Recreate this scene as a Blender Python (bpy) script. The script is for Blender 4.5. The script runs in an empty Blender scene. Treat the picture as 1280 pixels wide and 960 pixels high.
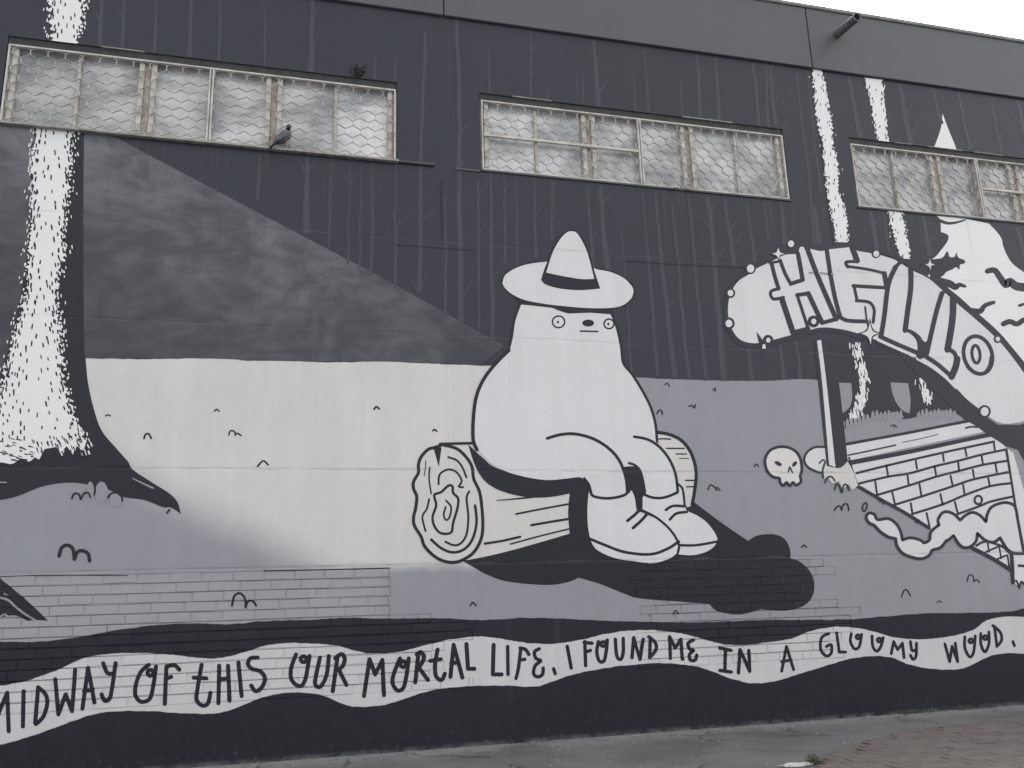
import bpy, bmesh, math, random
from mathutils import Vector, Matrix
from mathutils.geometry import tessellate_polygon
random.seed(7)
S = bpy.context.scene
C = S.collection
R = math.radians

# ------------------------------------------------------------------ camera, sky, sun, exposure
CAM = Vector((0, -8, 1.275))
CR = Vector((0.9668879394780207, -0.2534005497318991, -0.030263408392295927))
CU = Vector((-0.032310905039571, -0.23918547099920623, 0.9704361472443263))
CF = Vector((0.2531476207817711, 0.9373251686893184, 0.23945314830686484))
FPX = 1077.4155
cam = bpy.data.objects.new('camera', bpy.data.cameras.new('camera'))
C.objects.link(cam)
cam.matrix_world = Matrix(((CR.x, CU.x, -CF.x, CAM.x), (CR.y, CU.y, -CF.y, CAM.y), (CR.z, CU.z, -CF.z, CAM.z), (0, 0, 0, 1)))
cam.data.sensor_width = 36
cam.data.lens = FPX / 1280 * 36
cam.data.clip_end = 2000
S.camera = cam
SUN_EL, SUN_AZ = 52, 48         # azimuth clockwise from +Y
wd = bpy.data.worlds.new('World'); S.world = wd; wd.use_nodes = True
nt = wd.node_tree; nt.nodes.clear()
sky = nt.nodes.new('ShaderNodeTexSky'); sky.sky_type = 'NISHITA'; sky.sun_disc = False
sky.sun_elevation = R(SUN_EL); sky.sun_rotation = R(SUN_AZ); sky.air_density = 1.0; sky.dust_density = 4.0; sky.ozone_density = 1.0
hs = nt.nodes.new('ShaderNodeHueSaturation'); hs.inputs['Saturation'].default_value = 0.05
bg = nt.nodes.new('ShaderNodeBackground'); bg.inputs['Strength'].default_value = 0.15
wo = nt.nodes.new('ShaderNodeOutputWorld')
nt.links.new(sky.outputs[0], hs.inputs['Color']); nt.links.new(hs.outputs[0], bg.inputs[0]); nt.links.new(bg.outputs[0], wo.inputs[0])
sl = bpy.data.lights.new('sun', 'SUN'); sl.energy = 0.8; sl.angle = R(25); sl.color = (1, .97, .93)
so = bpy.data.objects.new('sun', sl); C.objects.link(so)
sd = Vector((math.sin(R(SUN_AZ)) * math.cos(R(SUN_EL)), math.cos(R(SUN_AZ)) * math.cos(R(SUN_EL)), math.sin(R(SUN_EL))))
so.rotation_euler = sd.to_track_quat('Z', 'Y').to_euler(); so.location = sd * 30
vs = S.view_settings; vs.view_transform = 'Standard'; vs.look = 'None'; vs.gamma = 1; vs.use_curve_mapping = False
vs.exposure = 1.82

# ------------------------------------------------------------------ wall survey: photo coordinates rectified onto the flat wall
def W(x, y, depth=0.0):
    d = CF + CR * ((x - 640) / FPX) - CU * ((y - 480) / FPX)
    t = (8 + depth) / d.y
    return (d.x * t, 1.275 + d.z * t)
def G(x, y, z=0.0):
    d = CF + CR * ((x - 640) / FPX) - CU * ((y - 480) / FPX)
    t = (z - 1.275) / d.z
    return (d.x * t, -8 + d.y * t)

# ------------------------------------------------------------------ node helpers
class NT:
    def __init__(s, tree): s.t = tree
    def n(s, kind, **kw):
        nd = s.t.nodes.new('ShaderNode' + kind)
        for k, v in kw.items(): setattr(nd, k, v)
        return nd
    def put(s, sock, v):
        if hasattr(v, 'links'): s.t.links.new(v, sock)
        else: sock.default_value = v
    def math(s, op, a, b=0.0, c=0.0, clamp=False):
        nd = s.n('Math', operation=op, use_clamp=clamp)
        for i, v in enumerate((a, b, c)): s.put(nd.inputs[i], v)
        return nd.outputs[0]
    def step(s, v, a, b, lo=0.0, hi=1.0):
        nd = s.n('MapRange', interpolation_type='SMOOTHSTEP', clamp=True)
        for i, q in enumerate((v, a, b, lo, hi)): s.put(nd.inputs[i], q)
        return nd.outputs[0]
    def mix(s, f, a, b, blend='MIX'):
        nd = s.n('Mix', data_type='RGBA', blend_type=blend)
        s.put(nd.inputs[0], f); s.put(nd.inputs[6], a); s.put(nd.inputs[7], b)
        return nd.outputs[2]
    def noise(s, vec, scale, detail=4, rough=.55, dist=0):
        nd = s.n('TexNoise')
        if vec is not None: s.put(nd.inputs['Vector'], vec)
        nd.inputs['Scale'].default_value = scale; nd.inputs['Detail'].default_value = detail
        nd.inputs['Roughness'].default_value = rough; nd.inputs['Distortion'].default_value = dist
        return nd.outputs['Fac']
    def pos(s):
        g = s.n('NewGeometry'); return g.outputs['Position']
    def xyz(s, v):
        q = s.n('SeparateXYZ'); s.put(q.inputs[0], v); return q.outputs
    def scale(s, v, sc):
        q = s.n('VectorMath', operation='MULTIPLY'); s.put(q.inputs[0], v); q.inputs[1].default_value = sc; return q.outputs[0]

def c4(c): return (c[0], c[1], c[2], 1) if len(c) == 3 else c
def s2l(r, g, b):
    f = lambda v: (v / 255 / 12.92) if v / 255 <= .04045 else ((v / 255 + .055) / 1.055) ** 2.4
    return (f(r), f(g), f(b))

# relief shared by everything painted on the plaster: trowel undulation, fine grain, the hairline lift joints
def relief_group():
    g = bpy.data.node_groups.new('wall_relief', 'ShaderNodeTree')
    g.interface.new_socket('Normal', in_out='OUTPUT', socket_type='NodeSocketVector')
    g.interface.new_socket('Tone', in_out='OUTPUT', socket_type='NodeSocketFloat')
    N = NT(g); p = N.pos(); q = N.xyz(p); X, Z = q[0], q[2]
    wob = N.math('MULTIPLY', N.math('SUBTRACT', N.noise(p, 1.3, 3), .5), .10)
    h = N.math('MULTIPLY', N.noise(p, 2.2, 5), .55)
    h = N.math('ADD', h, N.math('MULTIPLY', N.noise(p, 55, 4), .05))
    patch = N.step(N.noise(p, 2.7, 3), .42, .6)
    for zl, amp in ((3.795, .13), (4.78, .13), (2.455, .17), (1.585, .22)):
        d = N.math('ABSOLUTE', N.math('SUBTRACT', N.math('ADD', Z, N.math('MULTIPLY', wob, .18)), zl))
        gr = N.math('MULTIPLY', N.step(d, .004, .018, 1, 0), N.math('MULTIPLY_ADD', patch, amp * .7, amp * .3))
        h = N.math('SUBTRACT', h, gr)
        st = N.step(N.math('SUBTRACT', Z, zl), -.02, .02); h = N.math('ADD', h, N.math('MULTIPLY', st, .05))
    for xl, za, zb in ((1.50, 2.4, 4.8), (1.56, 2.4, 3.45), (6.17, 4.2, 7.4)):
        d = N.math('ABSOLUTE', N.math('SUBTRACT', N.math('ADD', X, N.math('MULTIPLY', wob, .1)), xl))
        m = N.math('MULTIPLY', N.step(Z, za, za + .03), N.step(Z, zb - .03, zb, 1, 0))
        h = N.math('SUBTRACT', h, N.math('MULTIPLY', N.math('MULTIPLY', N.step(d, .003, .014, 1, 0), m), .2))
    b = N.n('Bump'); b.inputs['Strength'].default_value = .55; b.inputs['Distance'].default_value = .02
    N.put(b.inputs['Height'], h)
    # weathering tone: broad blotches and faint vertical wash marks
    st = N.noise(N.scale(p, (6, 1, .5)), 1.0, 5, .6)
    bl = N.noise(p, .9, 5, .6)
    fi = N.noise(p, 14, 5, .65)
    t = N.math('ADD', N.math('ADD', N.math('MULTIPLY', st, .35), N.math('MULTIPLY', bl, .4)), N.math('MULTIPLY', fi, .25))
    g.interface.new_socket('Dirt', in_out='OUTPUT', socket_type='NodeSocketFloat')
    pits = N.step(N.noise(p, 70, 2, .5), .70, .76)
    area = N.step(N.noise(p, 1.1, 3), .45, .62)
    dirt = N.math('MULTIPLY', N.math('MULTIPLY', pits, area), .55)
    scuff = N.math('MULTIPLY', N.step(N.noise(N.scale(p, (3, 1, 26)), 1.0, 6, .7), .66, .78), N.step(N.noise(p, 1.7, 3), .5, .66))
    dirt = N.math('ADD', dirt, N.math('MULTIPLY', scuff, .30))
    for zl, am in ((2.455, .30), (1.588, .35), (3.795, .2), (4.78, .2)):
        dd = N.math('SUBTRACT', N.math('ADD', Z, N.math('MULTIPLY', wob, .18)), zl)
        ln = N.math('MULTIPLY', N.step(N.math('ABSOLUTE', dd), .003, .02, 1, 0), N.step(N.noise(N.scale(p, (1, 1, 8)), 2.3, 5, .65), .42, .66))
        dirt = N.math('ADD', dirt, N.math('MULTIPLY', ln, am))
    run = N.math('MULTIPLY', N.step(N.noise(N.scale(p, (9, 1, .35)), 1.0, 4, .6), .60, .80), N.step(N.noise(p, .8, 3), .42, .62))
    sil = N.math('MULTIPLY', N.step(Z, 4.7, 5.6), N.step(Z, 5.60, 5.62, 1, 0))
    par = N.step(Z, 7.45, 8.25)
    thin = N.step(N.noise(N.scale(p, (22, 1, .25)), 1.0, 4, .65), .56, .78)
    dirt = N.math('ADD', dirt, N.math('MULTIPLY', N.math('MULTIPLY', thin, N.math('ADD', sil, N.math('MULTIPLY', par, .8))), .38))
    dirt = N.math('ADD', dirt, N.math('MULTIPLY', run, .20), clamp=True)
    o = g.nodes.new('NodeGroupOutput'); N.put(o.inputs['Dirt'], dirt)
    N.put(o.inputs['Normal'], b.outputs[0]); N.put(o.inputs['Tone'], t)
    return g
RELIEF = relief_group()

def newmat(name):
    m = bpy.data.materials.new(name); m.use_nodes = True
    N = NT(m.node_tree); b = m.node_tree.nodes['Principled BSDF']
    return m, N, b
def toned(N, col, tone, var, dirt=None):
    if dirt is not None: col = N.mix(dirt, col, c4((.135, .132, .130)))
    f = N.math('MULTIPLY_ADD', N.math('SUBTRACT', tone, .5), var * 3.2, 1.0)
    return N.mix(1.0, col, N_rgb(N, f), 'MULTIPLY')
def N_rgb(N, f):
    c = N.n('CombineColor'); [N.put(c.inputs[i], f) for i in range(3)]; return c.outputs[0]
def paint(name, col, rough=.38, var=.12):
    m, N, b = newmat(name)
    r = N.n('Group'); r.node_tree = RELIEF
    N.put(b.inputs['Base Color'], toned(N, c4(col), r.outputs['Tone'], var, r.outputs['Dirt']))
    N.put(b.inputs['Normal'], r.outputs['Normal'])
    N.put(b.inputs['Roughness'], N.math('MULTIPLY_ADD', r.outputs['Tone'], .25, rough - .12))
    b.inputs['Specular IOR Level'].default_value = .22
    return m

FOREST = (.030, .034, .0445)
DARK = (.0155, .0175, .0245)
INK = (.015, .017, .024)
GREY = (.255, .265, .288)
PALE = (.562, .548, .537)
WHITE = (.60, .60, .61)

# ---- the wavy painted fields (forest, ground, black band, ribbon) as functions of X along the wall
XA, XB, ZA, ZB = -4.5, 11.0, 0.0, 4.0
horizon = [(-60,447),(107,448),(180,449),(250,448),(290,449),(310,451),(345,451),(410,453),(480,452),(550,455),(600,457),(650,459),(720,465),(800,472),(870,475),(960,476),(1010,474),(1040,478),(1090,478),(1140,480),(1200,484),(1280,488),(1340,490)]
band_top = [(-90,804),(0,802),(50,802),(100,796),(150,787),(200,781),(240,779),(290,780),(320,777),(400,774),(430,772),(470,773),(560,773),(600,775),(640,773),(670,772),(720,774),(760,776),(800,777),(880,778),(900,777),(960,775),(1060,774),(1100,771),(1150,767),(1200,766),(1250,765),(1270,763),(1290,758),(1340,752)]
rib_top = [(-90,848),(-40,858),(0,857),(30,852),(60,842),(85,832),(110,821),(145,817),(190,817),(230,820),(260,823),(280,822),(300,817),(330,808),(350,804),(380,804),(420,807),(450,815),(470,817),(490,816),(530,807),(560,800),(590,796),(610,796),(640,801),(690,805),(720,801),(760,792),(790,788),(840,790),(880,799),(910,806),(960,803),(990,798),(1010,790),(1040,784),(1060,784),(1090,789),(1120,797),(1150,799),(1190,795),(1215,788),(1235,775),(1255,771),(1280,771),(1340,775)]
rib_bot = [(-90,925),(-40,938),(0,931),(20,926),(60,913),(100,898),(125,891),(150,889),(190,889),(220,891),(260,892),(275,891),(300,883),(330,871),(360,866),(390,867),(410,872),(430,880),(445,883),(480,881),(510,872),(540,863),(570,859),(640,857),(670,858),(690,852),(710,845),(745,837),(800,830),(825,829),(865,832),(890,839),(920,850),(945,854),(970,851),(1000,842),(1040,830),(1070,822),(1110,821),(1135,830),(1165,836),(1200,836),(1225,826),(1245,818),(1280,817),(1340,822)]

def curve_node(N, X, pts):
    nd = N.n('FloatCurve'); cm = nd.mapping; cv = cm.curves[0]
    q = [W(*p) for p in pts]; q = [(XA, q[0][1])] + q + [(XB, q[-1][1])]
    q = sorted(((x - XA) / (XB - XA), (z - ZA) / (ZB - ZA)) for x, z in q)
    while len(cv.points) < len(q): cv.points.new(.5, .5)
    for i, (a, b) in enumerate(q): cv.points[i].location = (a, b)
    cm.update()
    N.put(nd.inputs['Value'], N.math('DIVIDE', N.math('SUBTRACT', X, XA), XB - XA))
    return N.math('MULTIPLY_ADD', nd.outputs[0], ZB - ZA, ZA)

def wall_paint():
    m, N, b = newmat('mural_wall_paint')
    r = N.n('Group'); r.node_tree = RELIEF
    p = N.pos(); q = N.xyz(p); X, Z = q[0], q[2]
    zz = N.math('ADD', Z, N.math('MULTIPLY', N.math('SUBTRACT', N.noise(p, 9, 3), .5), .022))
    e = .004
    def below(pts): return N.step(N.math('SUBTRACT', curve_node(N, X, pts), zz), -e, e)
    # the mural's ground under its painted beam is sprayed paler with a soft sprayed edge
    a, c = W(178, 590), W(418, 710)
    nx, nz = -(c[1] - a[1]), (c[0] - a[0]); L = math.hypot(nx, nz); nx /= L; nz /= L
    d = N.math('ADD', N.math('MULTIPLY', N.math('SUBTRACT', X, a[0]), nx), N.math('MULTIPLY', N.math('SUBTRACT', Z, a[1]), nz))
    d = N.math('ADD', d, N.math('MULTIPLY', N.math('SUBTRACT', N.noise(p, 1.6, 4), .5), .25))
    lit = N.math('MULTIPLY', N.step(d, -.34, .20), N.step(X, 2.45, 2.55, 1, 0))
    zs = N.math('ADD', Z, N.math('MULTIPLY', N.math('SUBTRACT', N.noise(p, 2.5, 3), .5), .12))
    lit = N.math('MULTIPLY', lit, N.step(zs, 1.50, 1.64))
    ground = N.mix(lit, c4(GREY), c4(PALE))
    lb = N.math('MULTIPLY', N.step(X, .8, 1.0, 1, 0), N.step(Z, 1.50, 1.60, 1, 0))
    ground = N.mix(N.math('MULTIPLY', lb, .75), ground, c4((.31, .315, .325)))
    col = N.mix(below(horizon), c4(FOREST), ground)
    col = N.mix(below(band_top), col, c4(DARK))
    rib = N.math('MULTIPLY', below(rib_top), N.math('SUBTRACT', 1, below(rib_bot)))
    col = N.mix(rib, col, c4((.52, .52, .525)))
    col = toned(N, col, r.outputs['Tone'], .16, r.outputs['Dirt'])
    # splashed dust, salts and chips along the foot of the wall
    foot = N.math('MULTIPLY', N.step(Z, .02, .30, 1, 0), N.step(N.noise(p, 18, 6, .7), .55, .72))
    foot = N.math('ADD', N.math('MULTIPLY', foot, .55), N.math('MULTIPLY', N.step(Z, 0, .05, 1, 0), N.step(N.noise(p, 5, 5), .35, .6)), clamp=True)
    col = N.mix(N.math('MULTIPLY', foot, .5), col, c4((.17, .17, .175)))
    N.put(b.inputs['Base Color'], col)
    N.put(b.inputs['Normal'], r.outputs['Normal']); b.inputs['Specular IOR Level'].default_value = .22
    N.put(b.inputs['Roughness'], N.math('MULTIPLY_ADD', r.outputs['Tone'], .25, .26))
    return m
M = {}
M['wall'] = wall_paint()
M['ink'] = paint('black_paint', INK)
M['dark'] = paint('blue_black_paint', DARK)
M['soot'] = paint('charcoal_paint', (.026, .029, .037))
M['shade'] = paint('shadow_paint', (.015, .018, .023))
M['pale'] = paint('cream_paint', PALE, .38, .14)
M['white'] = paint('white_paint', WHITE, .38, .14)
M['bright'] = paint('bright_white_paint', (.70, .70, .70), .38, .06)
M['bone'] = paint('bone_paint', (.61, .60, .575), .38, .08)
M['grey'] = paint('grey_paint', GREY)
M['ghost'] = paint('faint_grey_tree_paint', (.052, .057, .069))
M['ghostd'] = paint('faint_dark_tree_paint', (.062, .067, .080))
M['parapet'] = paint('parapet_paint', (.094, .097, .102), .42)

def beam_mat():
    m, N, b = newmat('sprayed_light_beam_paint')
    r = N.n('Group'); r.node_tree = RELIEF
    p = N.pos(); q = N.xyz(p)
    a0, a1 = W(135, 167), W(630, 432)
    nx, nz = (a1[1] - a0[1]), -(a1[0] - a0[0]); L = math.hypot(nx, nz); nx /= L; nz /= L
    d = N.math('ADD', N.math('MULTIPLY', N.math('SUBTRACT', q[0], a0[0]), nx), N.math('MULTIPLY', N.math('SUBTRACT', q[2], a0[1]), nz))
    a = N.noise(N.scale(p, (1, 1, 1.5)), 1.15, 8, .62, 1.1); c = N.noise(N.scale(p, (1, 1, 1.7)), 3.6, 6, .62, .6)
    f = N.step(N.math('ADD', N.math('MULTIPLY', a, .6), N.math('MULTIPLY', c, .4)), .36, .68)
    fall = N.math('MULTIPLY', N.step(d, -.02, 1.9, 1.0, .30), N.step(q[0], -.4, 2.2, 1.0, .42))
    f = N.math('MULTIPLY', N.math('MULTIPLY_ADD', f, .72, .28), fall)
    N.put(b.inputs['Base Color'], toned(N, N.mix(f, c4((.029, .032, .042)), c4((.160, .167, .184))), r.outputs['Tone'], .12, r.outputs['Dirt']))
    N.put(b.inputs['Normal'], r.outputs['Normal']); b.inputs['Roughness'].default_value = .45; b.inputs['Specular IOR Level'].default_value = .22
    return m
M['beam'] = beam_mat()

def rough_mat(name, c1, c2, scale, rough=.7, metal=0, bump=.2, spec=.4):
    m, N, b = newmat(name); p = N.pos()
    f = N.step(N.noise(p, scale, 6, .65), .3, .7)
    N.put(b.inputs['Base Color'], N.mix(f, c4(c1), c4(c2)))
    b.inputs['Roughness'].default_value = rough; b.inputs['Metallic'].default_value = metal
    b.inputs['Specular IOR Level'].default_value = spec
    bu = N.n('Bump'); bu.inputs['Strength'].default_value = bump; bu.inputs['Distance'].default_value = .01
    N.put(bu.inputs['Height'], N.noise(p, scale * 4, 5)); N.put(b.inputs['Normal'], bu.outputs[0])
    return m
M['cream_steel'] = rough_mat('weathered_cream_steel', (.40, .375, .335), (.56, .545, .51), 7, .6)
M['mesh_steel'] = rough_mat('cream_painted_mesh', (.34, .325, .30), (.56, .55, .525), 5, .55)
M['rust'] = rough_mat('rusty_cream_mullion', (.24, .19, .145), (.43, .40, .36), 9, .8)
M['reveal'] = rough_mat('dark_painted_reveal', (.055, .056, .060), (.095, .092, .09), 6, .7)
M['head_shade'] = rough_mat('window_head_shade', (.020, .021, .023), (.045, .044, .043), 8, .7)  # near-black colour carrying the shade of the window head
M['chip'] = rough_mat('chipped_paint_edge', (.20, .19, .175), (.36, .35, .32), 12, .8)
M['coping'] = rough_mat('grey_coping', (.15, .145, .15), (.23, .225, .23), 4, .6)
M['pipe'] = rough_mat('old_drain_pipe', (.085, .083, .087), (.14, .138, .142), 8, .6)
M['roof'] = rough_mat('roof_sheet', (.2, .2, .2), (.28, .28, .28), 2, .7)

def glass_mat():
    m, N, b = newmat('frosted_window_glass'); p = N.pos()
    q = N.xyz(p)
    oi = N.n('ObjectInfo')
    pv = N.n('VectorMath', operation='ADD'); N.put(pv.inputs[0], N.scale(p, (1.3, 1, 2.0)))
    cs = N.n('CombineXYZ'); N.put(cs.inputs[1], N.math('MULTIPLY', oi.outputs['Random'], 30)); N.put(pv.inputs[1], cs.outputs[0])
    a = N.noise(pv.outputs[0], 1.7, 5, .55, .4)
    f = N.step(a, .30, .68)
    col = N.mix(f, c4((.25, .26, .275)), c4((.68, .68, .69)))  # pale and grey blotches put blurred sky reflections into the base colour
    rv = N.math('MULTIPLY_ADD', oi.outputs['Random'], .42, .68)
    col = N.mix(1.0, col, N_rgb(N, rv), 'MULTIPLY')
    dirt = N.step(N.noise(N.scale(p, (14, 1, 3)), 1.0, 6, .7), .48, .72)
    col = N.mix(N.math('MULTIPLY', dirt, .35), col, c4((.30, .28, .25)))
    N.put(b.inputs['Base Color'], col)
    b.inputs['Roughness'].default_value = .22
    b.inputs['Coat Weight'].default_value = .4; b.inputs['Coat Roughness'].default_value = .12
    bu = N.n('Bump'); bu.inputs['Strength'].default_value = .5; bu.inputs['Distance'].default_value = .02
    N.put(bu.inputs['Height'], N.math('ADD', N.noise(p, 4, 3), N.math('MULTIPLY', N.noise(p, 90, 2), .08)))
    N.put(b.inputs['Normal'], bu.outputs[0])
    return m
M['glass'] = glass_mat()

# ------------------------------------------------------------------ object helpers
def obj(name, bm, mat, parent=None, smooth=False):
    me = bpy.data.meshes.new(name); bm.to_mesh(me); bm.free()
    for mm in (mat if isinstance(mat, list) else [mat]): me.materials.append(mm)
    if smooth:
        for f in me.polygons: f.use_smooth = True
    o = bpy.data.objects.new(name, me); C.objects.link(o)
    if parent: o.parent = parent
    return o
def fast(name, verts, faces, mat, parent=None):
    me = bpy.data.meshes.new(name); me.from_pydata(verts, [], faces); me.materials.append(mat); me.update()
    o = bpy.data.objects.new(name, me); C.objects.link(o)
    if parent: o.parent = parent
    return o
def tag(o, label=None, cat=None, group=None, kind=None):
    if label: o['label'] = label
    if cat: o['category'] = cat
    if group: o['group'] = group
    if kind: o['kind'] = kind
    return o
def empty(name, loc=(0, 0, 0), parent=None):
    o = bpy.data.objects.new(name, None); C.objects.link(o); o.location = loc
    if parent: o.parent = parent
    return o
def box(bm, x0, x1, y0, y1, z0, z1, bev=0):
    vs = [bm.verts.new(p) for p in ((x0,y0,z0),(x1,y0,z0),(x1,y1,z0),(x0,y1,z0),(x0,y0,z1),(x1,y0,z1),(x1,y1,z1),(x0,y1,z1))]
    fs = [bm.faces.new([vs[i] for i in f]) for f in ((0,3,2,1),(4,5,6,7),(0,1,5,4),(1,2,6,5),(2,3,7,6),(3,0,4,7))]
    if bev:
        es = list({e for f in fs for e in f.edges})
        bmesh.ops.bevel(bm, geom=es, offset=bev, segments=1, affect='EDGES')
def bar(bm, p, q, t, dpt):
    """flat strip from p to q (x,z) of thickness t in the wall plane and depth dpt across it, front at y0"""
    (x0, z0, y0), (x1, z1, y1) = p, q
    dx, dz = x1 - x0, z1 - z0; L = math.hypot(dx, dz) or 1; nx, nz = -dz / L * t / 2, dx / L * t / 2
    vs = []
    for (x, z, y) in (p, q):
        for sx, yy in ((1, y), (-1, y), (-1, y + dpt), (1, y + dpt)):
            vs.append(bm.verts.new((x + nx * sx, yy, z + nz * sx)))
    for f in ((0,1,2,3),(4,7,6,5),(0,4,5,1),(1,5,6,2),(2,6,7,3),(3,7,4,0)): bm.faces.new([vs[i] for i in f])
def tube(bm, pts, rads, n=8, cap=True):
    rings = []
    for i, p in enumerate(pts):
        p = Vector(p)
        t = (Vector(pts[min(i + 1, len(pts) - 1)]) - Vector(pts[max(i - 1, 0)])).normalized()
        a = t.cross(Vector((0, 0, 1)) if abs(t.z) < .9 else Vector((1, 0, 0))).normalized(); b = t.cross(a)
        r = rads[i] if isinstance(rads, (list, tuple)) else rads
        ra, rb = r if isinstance(r, tuple) else (r, r)
        rings.append([bm.verts.new(p + a * math.cos(2*math.pi*k/n) * ra + b * math.sin(2*math.pi*k/n) * rb) for k in range(n)])
    for u, v in zip(rings, rings[1:]):
        for k in range(n): bm.faces.new((u[k], u[(k+1) % n], v[(k+1) % n], v[k]))
    if cap: bm.faces.new(rings[0][::-1]); bm.faces.new(rings[-1])

# ------------------------------------------------------------------ the building shell
BLD = empty('painted_building')
tag(BLD, 'long dark painted building covered with a black and white forest mural', 'building')
ZW0, ZW1, ZPAR, ZTOP = 5.622, 6.53, 7.40, 8.235
WX = [(-2.63, 1.02), (1.90, 5.56), (6.455, 10.11)]
XL, XR = -9.0, 15.0
CO, BL_, ZB1 = .0822, .258, 1.560          # brick course height, brick pitch, top of brick courses
zrow = lambda k: ZB1 - CO * k
ZONES = []
rz_ = random.Random(17)
for k in range(13):
    ZONES.append((-3.05, (W(487, 745)[0] if k < 5 else W(592, 820)[0] - rz_.choice((0, 0, .13, .26, .39))) + rz_.uniform(-.012, .012), zrow(k + 1), zrow(k)))
for k in range(12):
    ZONES.append((W(792, 735)[0] + rz_.choice((0, .05, .13, .2)), W(1052 if k < 5 else 1078, 780)[0] - rz_.choice((0, .07, .13, .26, .4)), zrow(k + 1), zrow(k)))
holes = [(a, b, ZW0, ZW1) for a, b in WX]
xs = sorted({XL, XR} | {v for h in holes + ZONES for v in h[:2]})
zs = sorted({-.3, ZPAR + .05} | {v for h in holes + ZONES for v in h[2:]})
bm = bmesh.new()
def quad(bm, *p): return bm.faces.new([bm.verts.new(v) for v in p])
for x0, x1 in zip(xs, xs[1:]):
    for z0, z1 in zip(zs, zs[1:]):
        cx, cz = (x0 + x1) / 2, (z0 + z1) / 2
        if any(h[0] < cx < h[1] and h[2] < cz < h[3] for h in holes): continue
        y = 0.0068 if any(h[0] < cx < h[1] and h[2] < cz < h[3] for h in ZONES) else 0
        quad(bm, (x0, y, z0), (x1, y, z0), (x1, y, z1), (x0, y, z1))
for (a, b, c, d) in ZONES:                      # the step from the plaster down to the mortar bed
    for p, q in (((a, c), (b, c)), ((b, c), (b, d)), ((b, d), (a, d)), ((a, d), (a, c))):
        quad(bm, (p[0], 0, p[1]), (q[0], 0, q[1]), (q[0], 0.0068, q[1]), (p[0], 0.0068, p[1]))
wall = obj('wall', bm, M['wall'], BLD)
bm = bmesh.new()
for (a, b, c, d) in holes:                      # reveals and the dark room-side board behind
    for p, q in (((a, c), (b, c)), ((b, c), (b, d)), ((b, d), (a, d)), ((a, d), (a, c))):
        quad(bm, (p[0], 0, p[1]), (p[0], .24, p[1]), (q[0], .24, q[1]), (q[0], 0, q[1]))
    quad(bm, (a, .24, c), (b, .24, c), (b, .24, d), (a, .24, d))
obj('window_reveal', bm, M['reveal'], wall)
bm = bmesh.new()
quad(bm, (XL, 0, -.3), (XL, 14, -.3), (XL, 14, 7.45), (XL, 0, 7.45)); quad(bm, (XR, 0, -.3), (XR, 0, 7.45), (XR, 14, 7.45), (XR, 14, -.3))
quad(bm, (XL, 14, -.3), (XR, 14, -.3), (XR, 14, 7.45), (XL, 14, 7.45))
obj('rear_wall', bm, M['parapet'], BLD)
bm = bmesh.new(); box(bm, XL, XR, .25, 14, 7.46, 7.6); obj('roof', bm, M['roof'], BLD)
sx = [XL, W(554, 12)[0], W(1008, 40)[0], XR]
for a, b in zip(sx, sx[1:]):
    bm = bmesh.new(); box(bm, a + .006, b - .006, -.035, .25, ZPAR, ZTOP, .006)
    obj('parapet_panel', bm, M['parapet'], BLD)
bm = bmesh.new(); box(bm, XL, XR, -.055, .28, ZTOP + .002, ZTOP + .055, .008)
obj('coping', bm, M['coping'], BLD)
# drain spout poking out through the parapet
bm = bmesh.new()
sp = W(1046, 43, -.035); n = 14
p0, p1 = Vector((sp[0], .0, sp[1])), Vector((sp[0] + .005, -.42, sp[1] - .035))
tube(bm, [p0, p1], .052, n, False)
tube(bm, [p1, p0], .043, n, False)
for ring in (p1,):
    pass
ds = obj('drain_spout', bm, M['pipe'], BLD, True)
bm = bmesh.new(); tube(bm, [p1 + Vector((0, .02, .002)), p1 + Vector((0, -.004, 0))], .058, n, False); tube(bm, [p1 + Vector((0, -.004, 0)), p1 + Vector((0, .02, .002))], .0435, n, False)
r1 = []
for k in range(n):
    a0, a1 = 2*math.pi*k/n, 2*math.pi*(k+1)/n
    quad(bm, *[p1 + Vector((math.cos(a) * r, -.004, math.sin(a) * r)) for a, r in ((a0, .0435), (a1, .0435), (a1, .058), (a0, .058))])
obj('spout_rim', bm, M['pipe'], ds)
# stub of sill ledge left between the windows
for a, b, z in ((1.03, 1.40, 5.615), (1.62, 1.885, 5.60)):
    bm = bmesh.new(); box(bm, a, b, -.03 if a < 1.5 else -.012, .01, z - .012, z + .014, .004); obj('sill_stub', bm, M['reveal'], BLD)

# ------------------------------------------------------------------ exposed painted brickwork
def brick_mesh(w, h, d=.0125, ch=.003):
    bm = bmesh.new()
    a = [bm.verts.new((x, d, z)) for x, z in ((-w/2, -h/2), (w/2, -h/2), (w/2, h/2), (-w/2, h/2))]
    b = [bm.verts.new((x, ch, z)) for x, z in ((-w/2, -h/2), (w/2, -h/2), (w/2, h/2), (-w/2, h/2))]
    w2, h2 = w/2 - ch * 1.3, h/2 - ch * 1.3
    c = [bm.verts.new((x + random.uniform(-.002, .002), random.uniform(0, .001), z + random.uniform(-.0012, .0012))) for x, z in ((-w2, -h2), (w2, -h2), (w2, h2), (-w2, h2))]
    for u, v in ((a, b), (b, c)):
        for k in range(4): bm.faces.new((u[k], u[(k+1) % 4], v[(k+1) % 4], v[k]))
    bm.faces.new(c)
    me = bpy.data.meshes.new('brick'); bm.to_mesh(me); bm.free(); me.materials.append(M['wall']); return me
JT = .008
full = [brick_mesh(BL_ - random.choice((.0045, .006, .009, .012)), CO - random.choice((.0045, .006, .008, .010, .014))) for _ in range(26)]
BR = []
odd = {}
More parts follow.
